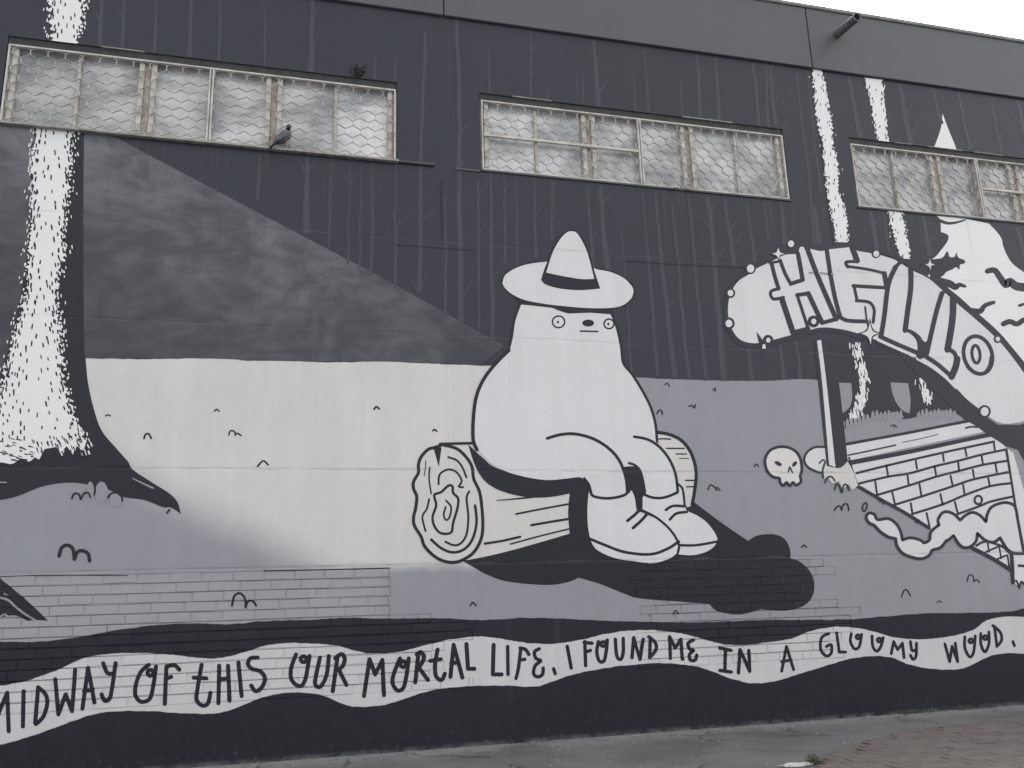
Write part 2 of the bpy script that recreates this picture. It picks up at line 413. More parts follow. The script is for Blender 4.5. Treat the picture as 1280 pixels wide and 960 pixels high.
for zi, (a, b, c, d) in enumerate(ZONES):
    k0, k1 = round((ZB1 - d) / CO), round((ZB1 - c) / CO)
    for k in range(k0, k1):
        zc = ZB1 - (k + .5) * CO
        x = -3.3 + (BL_ / 2 if k % 2 else 0) + (.07 if k % 3 == 0 else 0)
        while x < b:
            x0, x1 = max(x, a), min(x + BL_, b)
            x += BL_
            if x1 - x0 < .04: continue
            w = x1 - x0
            if abs(w - BL_) < 1e-4: me = random.choice(full)
            else: me = brick_mesh(w - JT, CO - random.choice((.005, .007, .010)))
            o = bpy.data.objects.new('brick', me); C.objects.link(o); o.parent = wall
            yy = random.uniform(-.0015, .0038)
            o.location = ((x0 + x1) / 2, yy, zc + random.uniform(-.0012, .0012)); o.rotation_euler.y = random.gauss(0, .007)
            BR.append((x0 + .0018, x1 - .0018, zc - CO/2 + .0018, zc + CO/2 - .0018, yy))

# ------------------------------------------------------------------ paint film: flat shapes lying on the wall, following the bricks where they are bare
def clip(poly, ax, lim, keep_less):
    out = []
    for i in range(len(poly)):
        p, q = poly[i], poly[(i + 1) % len(poly)]
        a = (p[ax] <= lim) if keep_less else (p[ax] >= lim); b = (q[ax] <= lim) if keep_less else (q[ax] >= lim)
        if a: out.append(p)
        if a != b:
            t = (lim - p[ax]) / (q[ax] - p[ax]); out.append((p[0] + (q[0] - p[0]) * t, p[1] + (q[1] - p[1]) * t))
    return out
def cliprect(poly, r):
    for ax, lim, kl in ((0, r[0], 0), (0, r[1], 1), (1, r[2], 0), (1, r[3], 1)):
        if len(poly) < 3: return []
        poly = clip(poly, ax, lim, kl)
    return poly if len(poly) >= 3 else []
ZX0, ZX1, ZX2, ZX3 = min(z[0] for z in ZONES), max(z[1] for z in ZONES), min(z[2] for z in ZONES), max(z[3] for z in ZONES)
BIG = 50
# outside-of-zones rectangles, in the same cut lines as the zones
zxs = sorted({-BIG, BIG} | {v for z in ZONES for v in z[:2]}); zzs = sorted({-BIG, BIG} | {v for z in ZONES for v in z[2:]})
OUT = []
for x0, x1 in zip(zxs, zxs[1:]):
    for z0, z1 in zip(zzs, zzs[1:]):
        cx, cz = (x0 + x1) / 2, (z0 + z1) / 2
        if not any(h[0] < cx < h[1] and h[2] < cz < h[3] for h in ZONES): OUT.append((x0, x1, z0, z1))
def minus(poly, h):
    xs_ = [p[0] for p in poly]; zs_ = [p[1] for p in poly]
    if max(xs_) <= h[0] or min(xs_) >= h[1] or max(zs_) <= h[2] or min(zs_) >= h[3]: return [poly]
    o = [cliprect(poly, q) for q in ((-BIG, h[0], -BIG, BIG), (h[1], BIG, -BIG, BIG), (h[0], h[1], -BIG, h[2]), (h[0], h[1], h[3], BIG))]
    return [q for q in o if q]
class Film:
    def __init__(s): s.v, s.f = [], []
    def face(s, poly, lift):
        ps = [poly]
        for h in holes: ps = [t for q in ps for t in minus(q, h)]
        for q in ps: s.face1(q, lift)
    def face1(s, poly, lift):
        i = len(s.v); xs_ = [p[0] for p in poly]; zs_ = [p[1] for p in poly]
        a, b, c, d = min(xs_), max(xs_), min(zs_), max(zs_)
        def add(pl, y):
            if len(pl) < 3: return
            ar = sum(pl[k][0] * pl[(k+1) % len(pl)][1] - pl[(k+1) % len(pl)][0] * pl[k][1] for k in range(len(pl)))
            if abs(ar) < 1e-9: return
            if ar < 0: pl = pl[::-1]
            j = len(s.v); s.v += [(p[0], y, p[1]) for p in pl]; s.f.append(tuple(range(j, j + len(pl))))
        if b < ZX0 or a > ZX1 or d < ZX2 or c > ZX3 or not any(b > z[0] and a < z[1] and d > z[2] and c < z[3] for z in ZONES):
            add(poly, -lift); return
        for r in OUT:
            if r[0] < b and r[1] > a and r[2] < d and r[3] > c: add(cliprect(poly, r), -lift)
        for z in ZONES:
          if z[0] < b and z[1] > a and z[2] < d and z[3] > c: add(cliprect(poly, z), 0.0068 - lift * .7)
        for r in BR:
            if r[0] < b and r[1] > a and r[2] < d and r[3] > c: add(cliprect(poly, r[:4]), r[4] - lift * .7 - .0002)
    def build(s, name, mat, parent): return fast(name, s.v, s.f, mat, parent)
E1 = .0008
def smooth(pts, closed=False, sub=6):
    P = [(p[0], p[1]) for p in pts]; cor = [len(p) > 2 for p in pts]; n = len(P); out = []
    segs = n if closed else n - 1
    for i in range(segs):
        j = (i + 1) % n
        p1, p2 = P[i], P[j]
        p0 = P[(i - 1) % n] if (closed or i > 0) else None
        p3 = P[(j + 1) % n] if (closed or j < n - 1) else None
        if cor[i] or p0 is None: p0 = p1
        if cor[j] or p3 is None: p3 = p2
        for k in range(sub):
            t = k / sub
            out.append(tuple(.5 * (2*p1[a] + (p2[a]-p0[a])*t + (2*p0[a]-5*p1[a]+4*p2[a]-p3[a])*t*t + (3*p1[a]-p0[a]-3*p2[a]+p3[a])*t**3) for a in (0, 1)))
    if not closed: out.append(P[-1])
    return out
def fillpoly(fm, pts, L, sm=True, sub=5):
    q = smooth(pts, True, sub) if sm else [(p[0], p[1]) for p in pts]
    q = [W(*p) for p in q]
    for t in tessellate_polygon([[Vector((x, z, 0)) for x, z in q]]): fm.face([q[k] for k in t], L * E1)
def stroke(fm, pts, w, L, closed=False, sm=True, taper=None, sub=5, cap=True):
    q = smooth(pts, closed, sub) if sm and len(pts) > 2 else [(p[0], p[1]) for p in pts]
    n = len(q); l, r = [], []
    for i, p in enumerate(q):
        a = q[(i - 1) % n] if closed or i else p; b = q[(i + 1) % n] if closed or i < n - 1 else p
        dx, dy = b[0] - a[0], b[1] - a[1]; d = math.hypot(dx, dy) or 1
        ww = w / 2
        if taper:
            t = i / max(1, n - 1); ww *= taper[0] + (taper[1] - taper[0]) * t
        l.append((p[0] - dy / d * ww, p[1] + dx / d * ww)); r.append((p[0] + dy / d * ww, p[1] - dx / d * ww))
    for i in range(n if closed else n - 1):
        j = (i + 1) % n
        pl = [W(*l[i]), W(*l[j]), W(*r[j]), W(*r[i])]
        fm.face(pl[:3], L * E1); fm.face([pl[0], pl[2], pl[3]], L * E1)
    if not closed and cap:
        for i, k, sg in ((0, 1, 1), (n - 1, n - 2, -1)):
            c = q[i]; ang = math.atan2(l[i][1] - c[1], l[i][0] - c[0]); rad = math.hypot(l[i][0] - c[0], l[i][1] - c[1])
            if rad < .3: continue
            fan = [W(c[0] + rad * math.cos(ang + sg * math.pi * m / 6), c[1] + rad * math.sin(ang + sg * math.pi * m / 6)) for m in range(7)]
            fm.face(fan, L * E1)
def ell(cx, cy, rx, ry, rot=0, n=18):
    c, s_ = math.cos(rot), math.sin(rot)
    return [(cx + rx*math.cos(a)*c - ry*math.sin(a)*s_, cy + rx*math.cos(a)*s_ + ry*math.sin(a)*c) for a in (2*math.pi*k/n for k in range(n))]
def F(name, pts, mat, L, parent, sm=True, label=None):
    fm = Film(); fillpoly(fm, pts, L, sm); o = fm.build(name, M[mat], parent)
    if label: o['label'] = label
    return o
SPLIT = {'sign_outline', 'body_outline', 'well_edge', 'bark_line', 'growth_ring', 'boot_line', 'branch_line', 'crack', 'root_highlight', 'grass_line', 'edge_bar', 'ledge_line', 'foam_outline', 'far_end_line', 'hat_outline', 'foot_tuft', 'log_outline', 'root', 'stone_outline'}
def K(name, strokes, mat, L, parent, w=3, sm=True, label=None, cap=True):
    """strokes: list of point lists or (points, width[, taper])"""
    if name in SPLIT and len(strokes) > 1:
        return [K(name, [st], mat, L + .14 * (i % 6), parent, w, sm, label, cap) for i, st in enumerate(strokes)][0]
    fm = Film()
    for i, st in enumerate(strokes):
        ww, tp, cl = w, None, False
        if isinstance(st, tuple) and isinstance(st[0], list):
            ww = st[1]; tp = st[2] if len(st) > 2 else None; st = st[0]
        if len(st) > 3 and st[0] == st[-1]: st = st[:-1]; cl = True
        stroke(fm, st, ww, L + .14 * (i % 6), cl, sm, tp, cap=cap)
    o = fm.build(name, M[mat], parent)
    if label: o['label'] = label
    return o

# ------------------------------------------------------------------ the mural
# sponged light beam crossing the forest
F('painted_beam', [(-60,148,1),(0,152,1),(135,167,1),(300,254,1),(470,343,1),(630,432,1),(600,456,1),(480,452),(345,451),(250,448),(107,448,1),(100,560,1),(-60,560,1)], 'beam', 1, BLD, True,
  'mottled pale grey beam of light slanting down through the painted forest')

# faint trunks far off in the painted wood: (centre line, width, branches)
def T(pts, w, br=()): return (pts, w, br)
far = [T([(155,0),(152,70)],6), T([(195,0),(193,72)],6), T([(240,-3),(236,78)],7), T([(275,-2),(273,80)],5), T([(332,12),(331,84)],3), T([(391,-3),(388,92)],8),
 T([(128,-5),(125,60)],9), T([(470,70),(469,103)],3), T([(494,72),(493,104)],3), T([(611,62),(612,118)],3),
 T([(325,193),(322,250)],4,[[(323,215),(334,205)]]),
 T([(384,196),(383,292),(376,446)],9,[[(381,214),(372,197)],[(384,214),(398,197)]]), T([(414,200),(411,310)],4), T([(437,205),(435,330)],3), T([(451,208),(449,335)],3),
 T([(466,204),(464,345)],4), T([(495,206),(494,360)],4.5,[[(496,282),(516,264)]]), T([(531,40),(529,110),(526,210),(525,365)],6.5,[[(527,276),(552,256)],[(524,365),(508,345)],[(527,360),(536,336)],[(530,78),(536,68)]]),
 T([(556,245),(557,300),(556,392)],4), T([(571,24),(574,110),(574,240),(576,405)],8.5,[[(575,170),(583,158),(597,152)],[(576,208),(584,196)],[(577,372),(590,352)]]), T([(598,225),(599,412)],4), T([(613,216),(614,280),(616,425)],7,[[(613,292),(607,283),(600,276)]]),
 T([(630,218),(631,330)],3.5), T([(645,220),(647,333)],3), T([(663,38),(664,120)],4,[[(664,92),(671,88)]]), T([(667,222),(670,322)],5), T([(690,225),(690,300)],3.5), T([(684,110),(684,126)],3),
 T([(728,92),(728,130)],3), T([(742,50),(745,85),(748,134)],9,[[(748,118),(755,106),(765,97)],[(745,80),(750,72)]]), T([(735,232),(739,300),(743,345)],4.5),
 T([(750,232),(754,290),(761,342)],11,[[(752,256),(746,238)],[(754,254),(768,238)]]), T([(792,92),(794,140)],3.5), T([(805,62),(808,100),(811,142)],4.5), T([(851,98),(853,148)],3.5), T([(871,70),(873,100),(876,152)],5,[[(874,92),(880,82)]]), T([(894,72),(899,155)],5,[[(897,85),(902,78)],[(899,148),(912,138)]]), T([(941,79),(945,110),(949,160)],5,[[(944,98),(938,86)]]), T([(957,82),(961,162)],4),
 T([(777,290),(784,380),(790,468)],3), T([(803,240),(808,300),(815,380),(822,470)],4.5,[[(819,428),(828,416)]]), T([(819,242),(826,320),(835,400),(844,472)],7,[[(826,325),(832,313)],[(835,386),(842,374)]]), T([(840,256),(848,330),(855,420),(862,474)],5), T([(860,244),(868,320),(874,390),(883,474)],6,[[(863,282),(867,270),(873,262)],[(874,386),(882,368)]]),
 T([(884,246),(890,290),(895,360),(905,476)],8.5,[[(889,288),(882,278),(872,270)],[(892,330),(908,306)],[(887,270),(895,250)]]), T([(906,249),(912,290),(918,332)],7,[[(909,268),(900,252)]]), T([(933,252),(938,290),(943,328)],4.5,[[(943,322),(950,312),(960,300)],[(942,322),(930,318)]]), T([(955,250),(960,300)],4), T([(935,430),(940,476)],6), T([(962,82),(966,130),(970,157)],6,[[(968,150),(975,142)]]),
 T([(976,252),(981,306)],9,[[(982,300),(998,282)]]), T([(995,90),(1003,160),(1011,215),(1018,306)],5,[[(1012,196),(1019,183)],[(1013,240),(991,216)]]), T([(1009,92),(1018,180),(1026,240)],3.5), T([(1018,258),(1024,306)],9,[[(1020,285),(1006,260)]]), T([(1061,97),(1069,140),(1076,172)],8,[[(1074,168),(1056,154)],[(1077,168),(1083,150)]]), T([(1124,105),(1131,145),(1139,182)],8,[[(1137,174),(1146,155),(1152,139)]]), T([(1166,110),(1173,142),(1177,155)],5,[[(1173,146),(1160,132)]]), T([(1197,115),(1205,155),(1213,188)],6,[[(1200,135),(1188,120)],[(1214,186),(1222,168)]]), T([(1239,128),(1246,165),(1252,192)],5,[[(1248,175),(1253,166),(1260,160)]]), T([(1271,125),(1277,150),(1284,180)],8,[[(1277,158),(1260,138)]]),
 T([(1087,266),(1093,290),(1097,320)],9,[[(1090,282),(1080,268)],[(1092,282),(1102,266)]]), T([(1105,268),(1112,318)],5), T([(1153,270),(1158,300),(1163,320)],9,[[(1160,306),(1170,292)]]), T([(1271,284),(1280,322)],9), T([(995,428),(1000,474)],8), T([(975,430),(980,474)],7), T([(1275,98),(1275,100)],3)][:-1]
rg = random.Random(21)
BEAMY = lambda x: 167 + (x - 135) * .535
for pts, w, br in far:
    q = []
    for a, b in zip(pts, pts[1:]):
        n_ = max(2, int(math.hypot(b[0]-a[0], b[1]-a[1]) / 22))
        q += [(a[0] + (b[0]-a[0])*k/n_ + (rg.gauss(0, .55) if k else 0), a[1] + (b[1]-a[1])*k/n_) for k in range(n_)]
    q.append(pts[-1])
    if 200 < pts[0][0] < 400 and 150 < pts[0][1] < BEAMY(pts[0][0]): q = [p for p in q if p[1] < BEAMY(p[0]) - 2]
    br = list(br); L_ = q[-1][1] - pts[0][1]
    if L_ > 60 and len(br) < 2:
        for _ in range(rg.choice((1, 2, 2, 3))):
            u = rg.uniform(.15, .9); p = q[int(u * (len(q) - 1))]; sg = rg.choice((-1, 1)); ln = rg.uniform(8, 22)
            br.append([p, (p[0] + sg * ln * .3, p[1] - ln * .5), (p[0] + sg * ln * .62, p[1] - ln * 1.05)])
    inb = pts[0][0] < 560 and pts[0][1] > BEAMY(pts[0][0]) - 8 and pts[0][1] > 160
    ww = max(2.4, w * rg.uniform(.62, .85))
    K('painted_tree', [(q, ww, (.62, 1.12))] + [(b, max(1.5, ww * .34), (1.2, .35)) for b in br], 'ghostd' if inb else 'ghost', 2, BLD, cap=False)

# speckled white birches
def birch(name, segs, mat, seed, dash, jag, label, dmat='ink', Lf=4, n_dash=1.0, out=1.0):
    rnd = random.Random(seed)
    e = empty(name, (0, 0, 0), BLD); e['label'] = label
    fd = Film(); fo = Film()
    for left, right in segs:
        l, r = smooth(left, False, 8), smooth(right, False, 8)
        def dense(q):
            o = []
            for a, b in zip(q, q[1:]):
                m = max(1, int(math.hypot(b[0]-a[0], b[1]-a[1]) / 2.2))
                o += [(a[0] + (b[0]-a[0])*k/m, a[1] + (b[1]-a[1])*k/m) for k in range(m)]
            return o + [q[-1]]
        l, r = dense(l), dense(r)
        jl = [(p[0] + (rnd.uniform(0, jag) if k % 2 else -rnd.uniform(0, jag)), p[1] + rnd.uniform(-.5, .5)) for k, p in enumerate(l)]
        jr = [(p[0] - (rnd.uniform(0, jag) if k % 2 else -rnd.uniform(0, jag)), p[1] + rnd.uniform(-.5, .5)) for k, p in enumerate(r)]
        fb = Film(); fillpoly(fb, jl + jr[::-1], Lf, False); fb.build('trunk', M[mat], e)
        y0, y1 = max(l[0][1], r[0][1]), min(max(p[1] for p in l), max(p[1] for p in r))
        def at(q, y):
            b = min(q, key=lambda p: abs(p[1] - y)); return b[0]
        def lens(fm, x, y, ln, wd_, ang, lift):
            c, s_ = math.cos(ang), math.sin(ang)
            pl = [(-wd_*.6, -ln*.4), (0, -ln*.55), (wd_*.5, -ln*.3), (wd_*.55, ln*.4), (0, ln*.55), (-wd_*.5, ln*.3)]
            fm.face([W(x + u*c - v*s_, y + u*s_ + v*c) for u, v in pl], lift * E1)
        y = y0 + 2; row = 0
        while y < y1 - 1:
            xa, xb = at(l, y), at(r, y); wdt = xb - xa
            step = dash * 2.3
            x = xa + (row % 2) * step * .5 + rnd.uniform(-1, 1)
            while x < xb:
                u = (x - xa) / max(wdt, 1); edge = min(u, 1 - u) * 2
                if rnd.random() < (1 - edge * .62) * .8 * n_dash:
                    tilt = (u - .5) * .35 * min(1, max(0, (y - 380) / 150)) + .14
                    lens(fd, x + rnd.uniform(-2, 2), y + rnd.uniform(-3, 3), dash * rnd.uniform(.7, 1.4), dash * rnd.uniform(.24, .40), tilt + rnd.uniform(-.12, .12) if u < .6 else -tilt * 1.6 + .15, Lf + 1 + rnd.random() * .6)
                x += step * rnd.uniform(.75, 1.3) * (.55 + .7 * edge)
            for q, sg in ((xa, -1), (xb, 1)):
                for _ in range(2):
                    if rnd.random() < .62 * out:
                        lens(fo, q + sg * abs(rnd.gauss(0, jag * 1.1)) + sg * .6, y + rnd.uniform(-4, 4), dash * rnd.uniform(.5, 1.0), dash * rnd.uniform(.2, .32), .1 - sg * .15, Lf + .5 + rnd.random() * .4)
                    if rnd.random() < .7 * n_dash:
                        lens(fd, q - sg * abs(rnd.gauss(0, jag)), y + rnd.uniform(-4, 4), dash * rnd.uniform(.6, 1.3), dash * .32, .1 - sg * .12, Lf + 1 + rnd.random() * .6)
            y += dash * 1.15; row += 1
    tag(fd.build('bark_marks', M[dmat], e), kind='stuff'); tag(fo.build('bark_flecks', M[mat], e), kind='stuff')
    return e
b1 = birch('painted_birch', [([(61,-6),(62,20),(65,50)], [(109,-6),(104,25),(95,56)]),
    ([(46,154),(40,200),(39,235),(41,262),(36,300),(33,355),(29,380),(20,410),(12,440),(5,470),(-4,505),(-18,545),(-26,575)], [(91,158),(89,200),(86,240),(81,290),(79,322),(72,352),(71,375),(75,410),(77,440),(80,470),(88,500),(98,530),(107,552)])],
    'bright', 3, 5.2, 4.0, 'broad white speckled birch trunk painted beside the light beam', n_dash=1.0, out=1.1)
F('root', [(90,160,1),(105,163,1),(104,300),(105,420),(107,448,1),(110,478),(117,510),(127,538),(145,560),(160,577),(166,587),(190,603),(212,617),(222,628),(226,643,1),(220,638),(212,634),(204,634),(180,625),(153,621),(135,612),(100,604),(75,604),(50,609),(25,619),(0,625),(-60,632,1),(-60,470,1),(0,470,1),(20,400),(36,300),(46,160,1)], 'dark', 3, b1, True, 'spreading black root of the painted birch')
F('trunk_foot', [(-30,540,1),(100,545,1),(107,553),(103,564),(97,558),(90,566),(83,558),(78,570),(72,560),(62,556),(55,563),(49,574),(44,572),(36,577),(27,573),(15,580),(0,578),(-30,580,1)], 'bright', 4.5, b1, True)
rn = random.Random(5); fm = Film()
for k in range(95):
    x = rn.uniform(0, 108); y = rn.uniform(545, 572) if x > 45 else rn.uniform(548, 580)
    sl = .55 if x < 45 else -.45
    ln = rn.uniform(3, 6.5)
    stroke(fm, [(x, y), (x + ln * (.9 if x < 40 else .35), y + ln * (.25 if x < 40 else 1))], rn.uniform(1.2, 2.2), 6 + rn.random() * .6, taper=(1, .4))
tag(fm.build('root_marks', M['ink'], b1), kind='stuff')
fm = Film()
for k in range(60):
    x = rn.uniform(88, 122); y = rn.uniform(528, 566)
    if (x - 84) > (y - 505) * .62: continue
    stroke(fm, [(x, y), (x + 1.5, y + rn.uniform(2, 4))], rn.uniform(1, 1.6), 5.2 + rn.random() * .5)
tag(fm.build('root_flecks', M['bright'], b1), kind='stuff')
K('root_highlight', [([(166,598),(178,604),(191,610)], 2.5, (.5, 1)), ([(0,603),(8,603)], 1.6)], 'grey', 4, b1)
for cx, cy, rx, ry in ((113,613,4.5,11), (127,616,8,14), (145,625,8,9)):
    F('grass_blade', ell(cx, cy, rx, ry), 'grey', 4, b1, False)
K('grass_line', [[(90,623),(93,617),(99,618),(101,624),(105,617),(110,616),(113,621)], [(118,604),(119,612),(118,618)], [(135,622),(139,617),(146,616),(152,621),(153,626)], [(209,641),(212,637)]], 'ink', 5, b1, 2.4)
rt = F('painted_root', [(-60,690,1),(0,723,1),(14,734),(35,752),(50,766),(60,776,1),(46,775),(34,776,1),(18,769),(0,772,1),(-60,776,1)], 'dark', 1, BLD, True, 'black tip of a painted root creeping over the brickwork')
K('root_highlight', [([(0,747),(10,750),(20,759),(32,768),(44,775)], 4.5, (.7, .5)), ([(5,742),(9,744)], 1.5), ([(0,771),(6,768),(12,772)], 2)], 'grey', 2, rt)

B2 = birch('painted_birch', [([(1015,86),(1018,120),(1021,150),(1027,175),(1030,205),(1033,240),(1040,270),(1045,303)], [(1027,88),(1033,110),(1037,140),(1040,160),(1042,185),(1047,205),(1049,240),(1057,265),(1060,303)])],
    'bright', 11, 3.4, 2.0, 'thin white birch trunk painted between the second and third windows', 'ghost', n_dash=.42, out=.12)
B3 = birch('painted_birch', [([(1080,97),(1087,125),(1092,150),(1097,178)], [(1103,100),(1105,125),(1108,150),(1111,178)]), ([(1109,262),(1115,285),(1120,305),(1126,323)], [(1126,263),(1131,282),(1135,300),(1138,324)])],
    'bright', 12, 3.4, 2.0, 'thin white birch trunk painted behind the third window', 'ghost', n_dash=.42, out=.12)

# pine
pine = F('painted_pine', [(1160,264,1),(1168,268),(1175,275),(1176,290,1),(1185,294),(1184,302),(1176,313),(1168,322),(1156,330),(1158,345),(1172,349),(1185,360),(1200,372),(1215,386),(1230,402),(1250,424),(1270,445),(1310,492,1),(1310,362,1),(1282,342,1),(1266,330),(1258,318),(1253,305,1),(1252,299),(1246,290),(1236,279.5,1)], 'bright', 2, BLD, True, 'white pine tree painted behind the third window and the arched sign')
F('pine_tip', [(1178,142,1),(1176,160),(1170,178),(1166,188,1),(1197,191.5,1),(1193,180,1),(1186,163)], 'bright', 2, pine)
F('dark_leaf', [(1150,326),(1168,324),(1178,322),(1184,314),(1187,321),(1193,321),(1195,316),(1198,322),(1205,325),(1206,329),(1200,331),(1199,337),(1195,334),(1190,337),(1183,340),(1177,346),(1168,349),(1158,345)], 'soot', 3, pine)  # dark leaf shape painted over the pine
K('branch_line', [([(1170,274),(1184,279),(1196,278),(1206,275)], 4.5, (1, .4)), ([(1234,339),(1243,338),(1250,347),(1257,356),(1262,352),(1271,358),(1290,360)], 8, (.8, 1.4)), ([(1254,405),(1262,402),(1271,405),(1280,400),(1290,402)], 6.5), [(1274,382),(1284,379)], ([(1214,389),(1225,389),(1231,382),(1242,378)], 5.5, (1.5, .8)), ([(1172,352),(1187,355),(1194,359),(1199,356),(1206,358)], 7, (1.6, .5))], 'soot', 3, pine, 3.5)

# tree feet under the arch
feet = F('painted_trunk_feet', [(1030,428,1),(1090,432,1),(1130,440,1),(1160,455,1),(1200,490,1),(1222,512,1),(1216,530,1),(1195,517),(1180,513),(1158,516),(1145,521),(1133,523),(1122,515),(1108,517),(1090,521),(1076,527),(1062,530),(1052,535),(1040,500,1)], 'soot', 2, BLD, True, 'dark tree feet painted in the shade under the arched sign')
F('ground_gap', [(1041,478,1),(1064,479,1),(1065,498),(1062,509),(1056,516),(1048,520,1),(1044,500)], 'grey', 3, feet)
F('ground_gap', [(1113,478,1),(1135,479,1),(1138,500),(1137,517,1),(1128,513),(1120,503),(1115,490)], 'grey', 3, feet)
for i, x in enumerate(list(range(1054, 1086, 5)) + list(range(1091, 1128, 5)) + list(range(1148, 1196, 5))):
    y = 531 - (x - 1054) * .28 if x < 1090 else (520 if x < 1130 else 518)
    F('grass_blade', ell(x, y, 2.0, 5 + (i % 3) * 1.3), 'grey', 3, feet, False)
K('root', [([(1128,523),(1136,521),(1146,514)], 4, (.4, 1.2)), ([(1052,520),(1064,510),(1068,500)], 4)], 'soot', 4, feet)
birch_bits = Film()
rb = random.Random(9)
for path, sp_, n_, y0_, y1_ in (([(1068,430),(1074,450),(1079,470),(1077,490),(1074,505),(1068,518)], 5.5, 210, 0, 0), ([(1150,472),(1155,485),(1160,498)], 5, 60, 0, 0)):
    q = smooth(path, False, 8)
    for k in range(n_):
        p = rb.choice(q); x = p[0] + rb.gauss(0, sp_ * .6); y = p[1] + rb.uniform(-3, 3)
        stroke(birch_bits, [(x, y), (x + rb.uniform(-.5, 1.8), y + rb.uniform(3, 6.5))], rb.uniform(.8, 1.7), 4 + rb.random() * .9)
tag(birch_bits.build('bark_flecks', M['bright'], feet), kind='stuff')

# the HELLO arch
BAN = [(962,328),(947,335),(936,343),(923.5,351),(916,361),(911,374),(909.7,390),(911.7,403),(916,414),(923,423),(933,428),(947,429),(966,425),(988,419),(1009,413.5),(1022,410),(1034,409.5),(1050,411.5),(1066,415),(1080,420),(1097,426),(1116,434),(1135,443),(1150,450),(1172,464),(1190,480),(1207,498),(1222,510),(1237,522),(1247,528),(1257,530),(1268,529),(1280,526),(1312,512,1),(1312,508,1),(1280,467),(1275,460),(1260,440),(1243,421),(1220,400),(1193,377),(1177.5,363),(1160,348),(1140,338),(1120,326),(1110,322),(1095,318),(1072,314,1),(1064,309,1),(1035,312),(1025,314),(1008,310),(1000,309),(996,317),(980,319)]
sign = F('painted_sign', BAN, 'white', 6, BLD, True, 'white arched sign painted with big HELLO lettering')
F('underside', [(1120,440,1),(1150,454,1),(1192,486,1),(1222,514,1),(1247,531,1),(1275,531,1),(1312,516,1),(1312,604,1),(1288,590,1),(1272,562),(1258,558),(1240,547),(1225,536),(1205,524,1),(1180,500,1),(1150,472,1)], 'soot', 5, sign, False, 'black shaded underside of the arched sign')
K('sign_outline', [([(962,326),(947,333),(936,341),(922,350),(914,360),(908,374),(907,390),(909,404),(914,416),(922,426),(933,431),(947,432),(966,428),(988,422),(1009,416),(1022,413),(1034,412),(1050,414),(1066,418),(1080,423)], 6), ([(1097,428),(1135,446),(1172,467),(1190,483),(1222,513)], 5), ([(1095,314),(1112,318),(1124,323),(1142,334),(1162,345),(1179,360),(1196,375),(1222,397),(1245,418),(1262,438),(1277,457),(1300,486)], 8, (.5, 1.3))], 'soot', 5.1, sign)
K('edge_bar', [([(1098,425),(1116,433),(1134,441)], 4.2), ([(1137,443),(1142,445)], 4), ([(1147,448),(1165,458),(1182,471),(1195,484)], 5)], 'white', 7, sign)
HL = {
 'H': [([(962,329),(976,326.5)], 3), ([(964,329),(968,345),(973,361)], 4.5), [(973,361,1),(964,364),(963,369),(967,374),(979,372)], ([(977,374),(984,395),(991,416)], 6.5), ([(991,416),(1010,411)], 5), [(1010,412),(1003,390),(996,369)], ([(996,369),(1010,367)], 4.5), ([(1010,367),(1018,384),(1027,403)], 5.5), ([(1027,404),(1045,399)], 4.5), ([(1008,309),(1020,341),(1034,374),(1045,399)], 5.5), ([(975,326),(981,342),(988,355)], 4), ([(988,355),(1003,350)], 4.5), ([(1003,350),(1000,333),(997,317)], 5)],
 'E': [([(1033,312),(1038,345),(1044,375),(1050,397)], 5), ([(1049,396),(1056,400),(1066,401.5),(1083,402)], 4.5), ([(1065,310),(1071,326)], 6.5), ([(1072,327),(1057,328),(1060,334)], 3.5), ([(1058,333),(1085,337),(1106,342)], 3.2), ([(1105,342),(1108,359)], 5.5), ([(1109,360),(1066,357.5)], 4), ([(1067,357),(1071,376)], 3.5), [(1070,376),(1086,378),(1092,386),(1092,395),(1091,403)], ([(1081,384),(1083,400),(1086,414)], 2.2)],
 'L1': [([(1119,334),(1110,356),(1105,395),(1101,420)], 5.5), ([(1119,335),(1124,329),(1131,328),(1137,333),(1139,340)], 4), ([(1138,336),(1138,360),(1134,390),(1131,413)], 6), ([(1131,412),(1140,416),(1148,424),(1151,436),(1150,444)], 6, (.5, 1.6)), ([(1100,421),(1122,431),(1146,441)], 5)],
 'L2': [([(1177,367),(1170,390),(1162,424),(1158,442)], 5.5), ([(1176,368),(1182,364),(1189,368),(1192,376)], 4), ([(1191,372),(1190,400),(1184,437)], 7.5), ([(1184,436),(1192,441),(1196,450)], 5), ([(1196,449),(1194,459),(1189,471)], 7.5), ([(1157,446),(1172,456),(1189,471)], 5)],
 'O': [(ell(1222, 444, 17.5, 24, -.28, 14) + [ell(1222, 444, 17.5, 24, -.28, 14)[0]], 4.4), ([(1208,459),(1217,466),(1228,467),(1236,459),(1239,446)], 4.5, (.5, 1)), (ell(1219.5, 443, 5, 11, -.1, 12) + [ell(1219.5, 443, 5, 11, -.1, 12)[0]], 3.6)],
}
for k, st in HL.items(): K('letter', [(q[0], q[1] * 1.12) + q[2:] if isinstance(q, tuple) else q for q in st], 'soot', 7, sign, 4, True, 'outlined letter %s of the word HELLO' % k[0])
F('letter_shadow', [(1146,419,1),(1156,428,1),(1161,424,1),(1158,446,1),(1150,443,1)], 'soot', 7.9, sign, False)
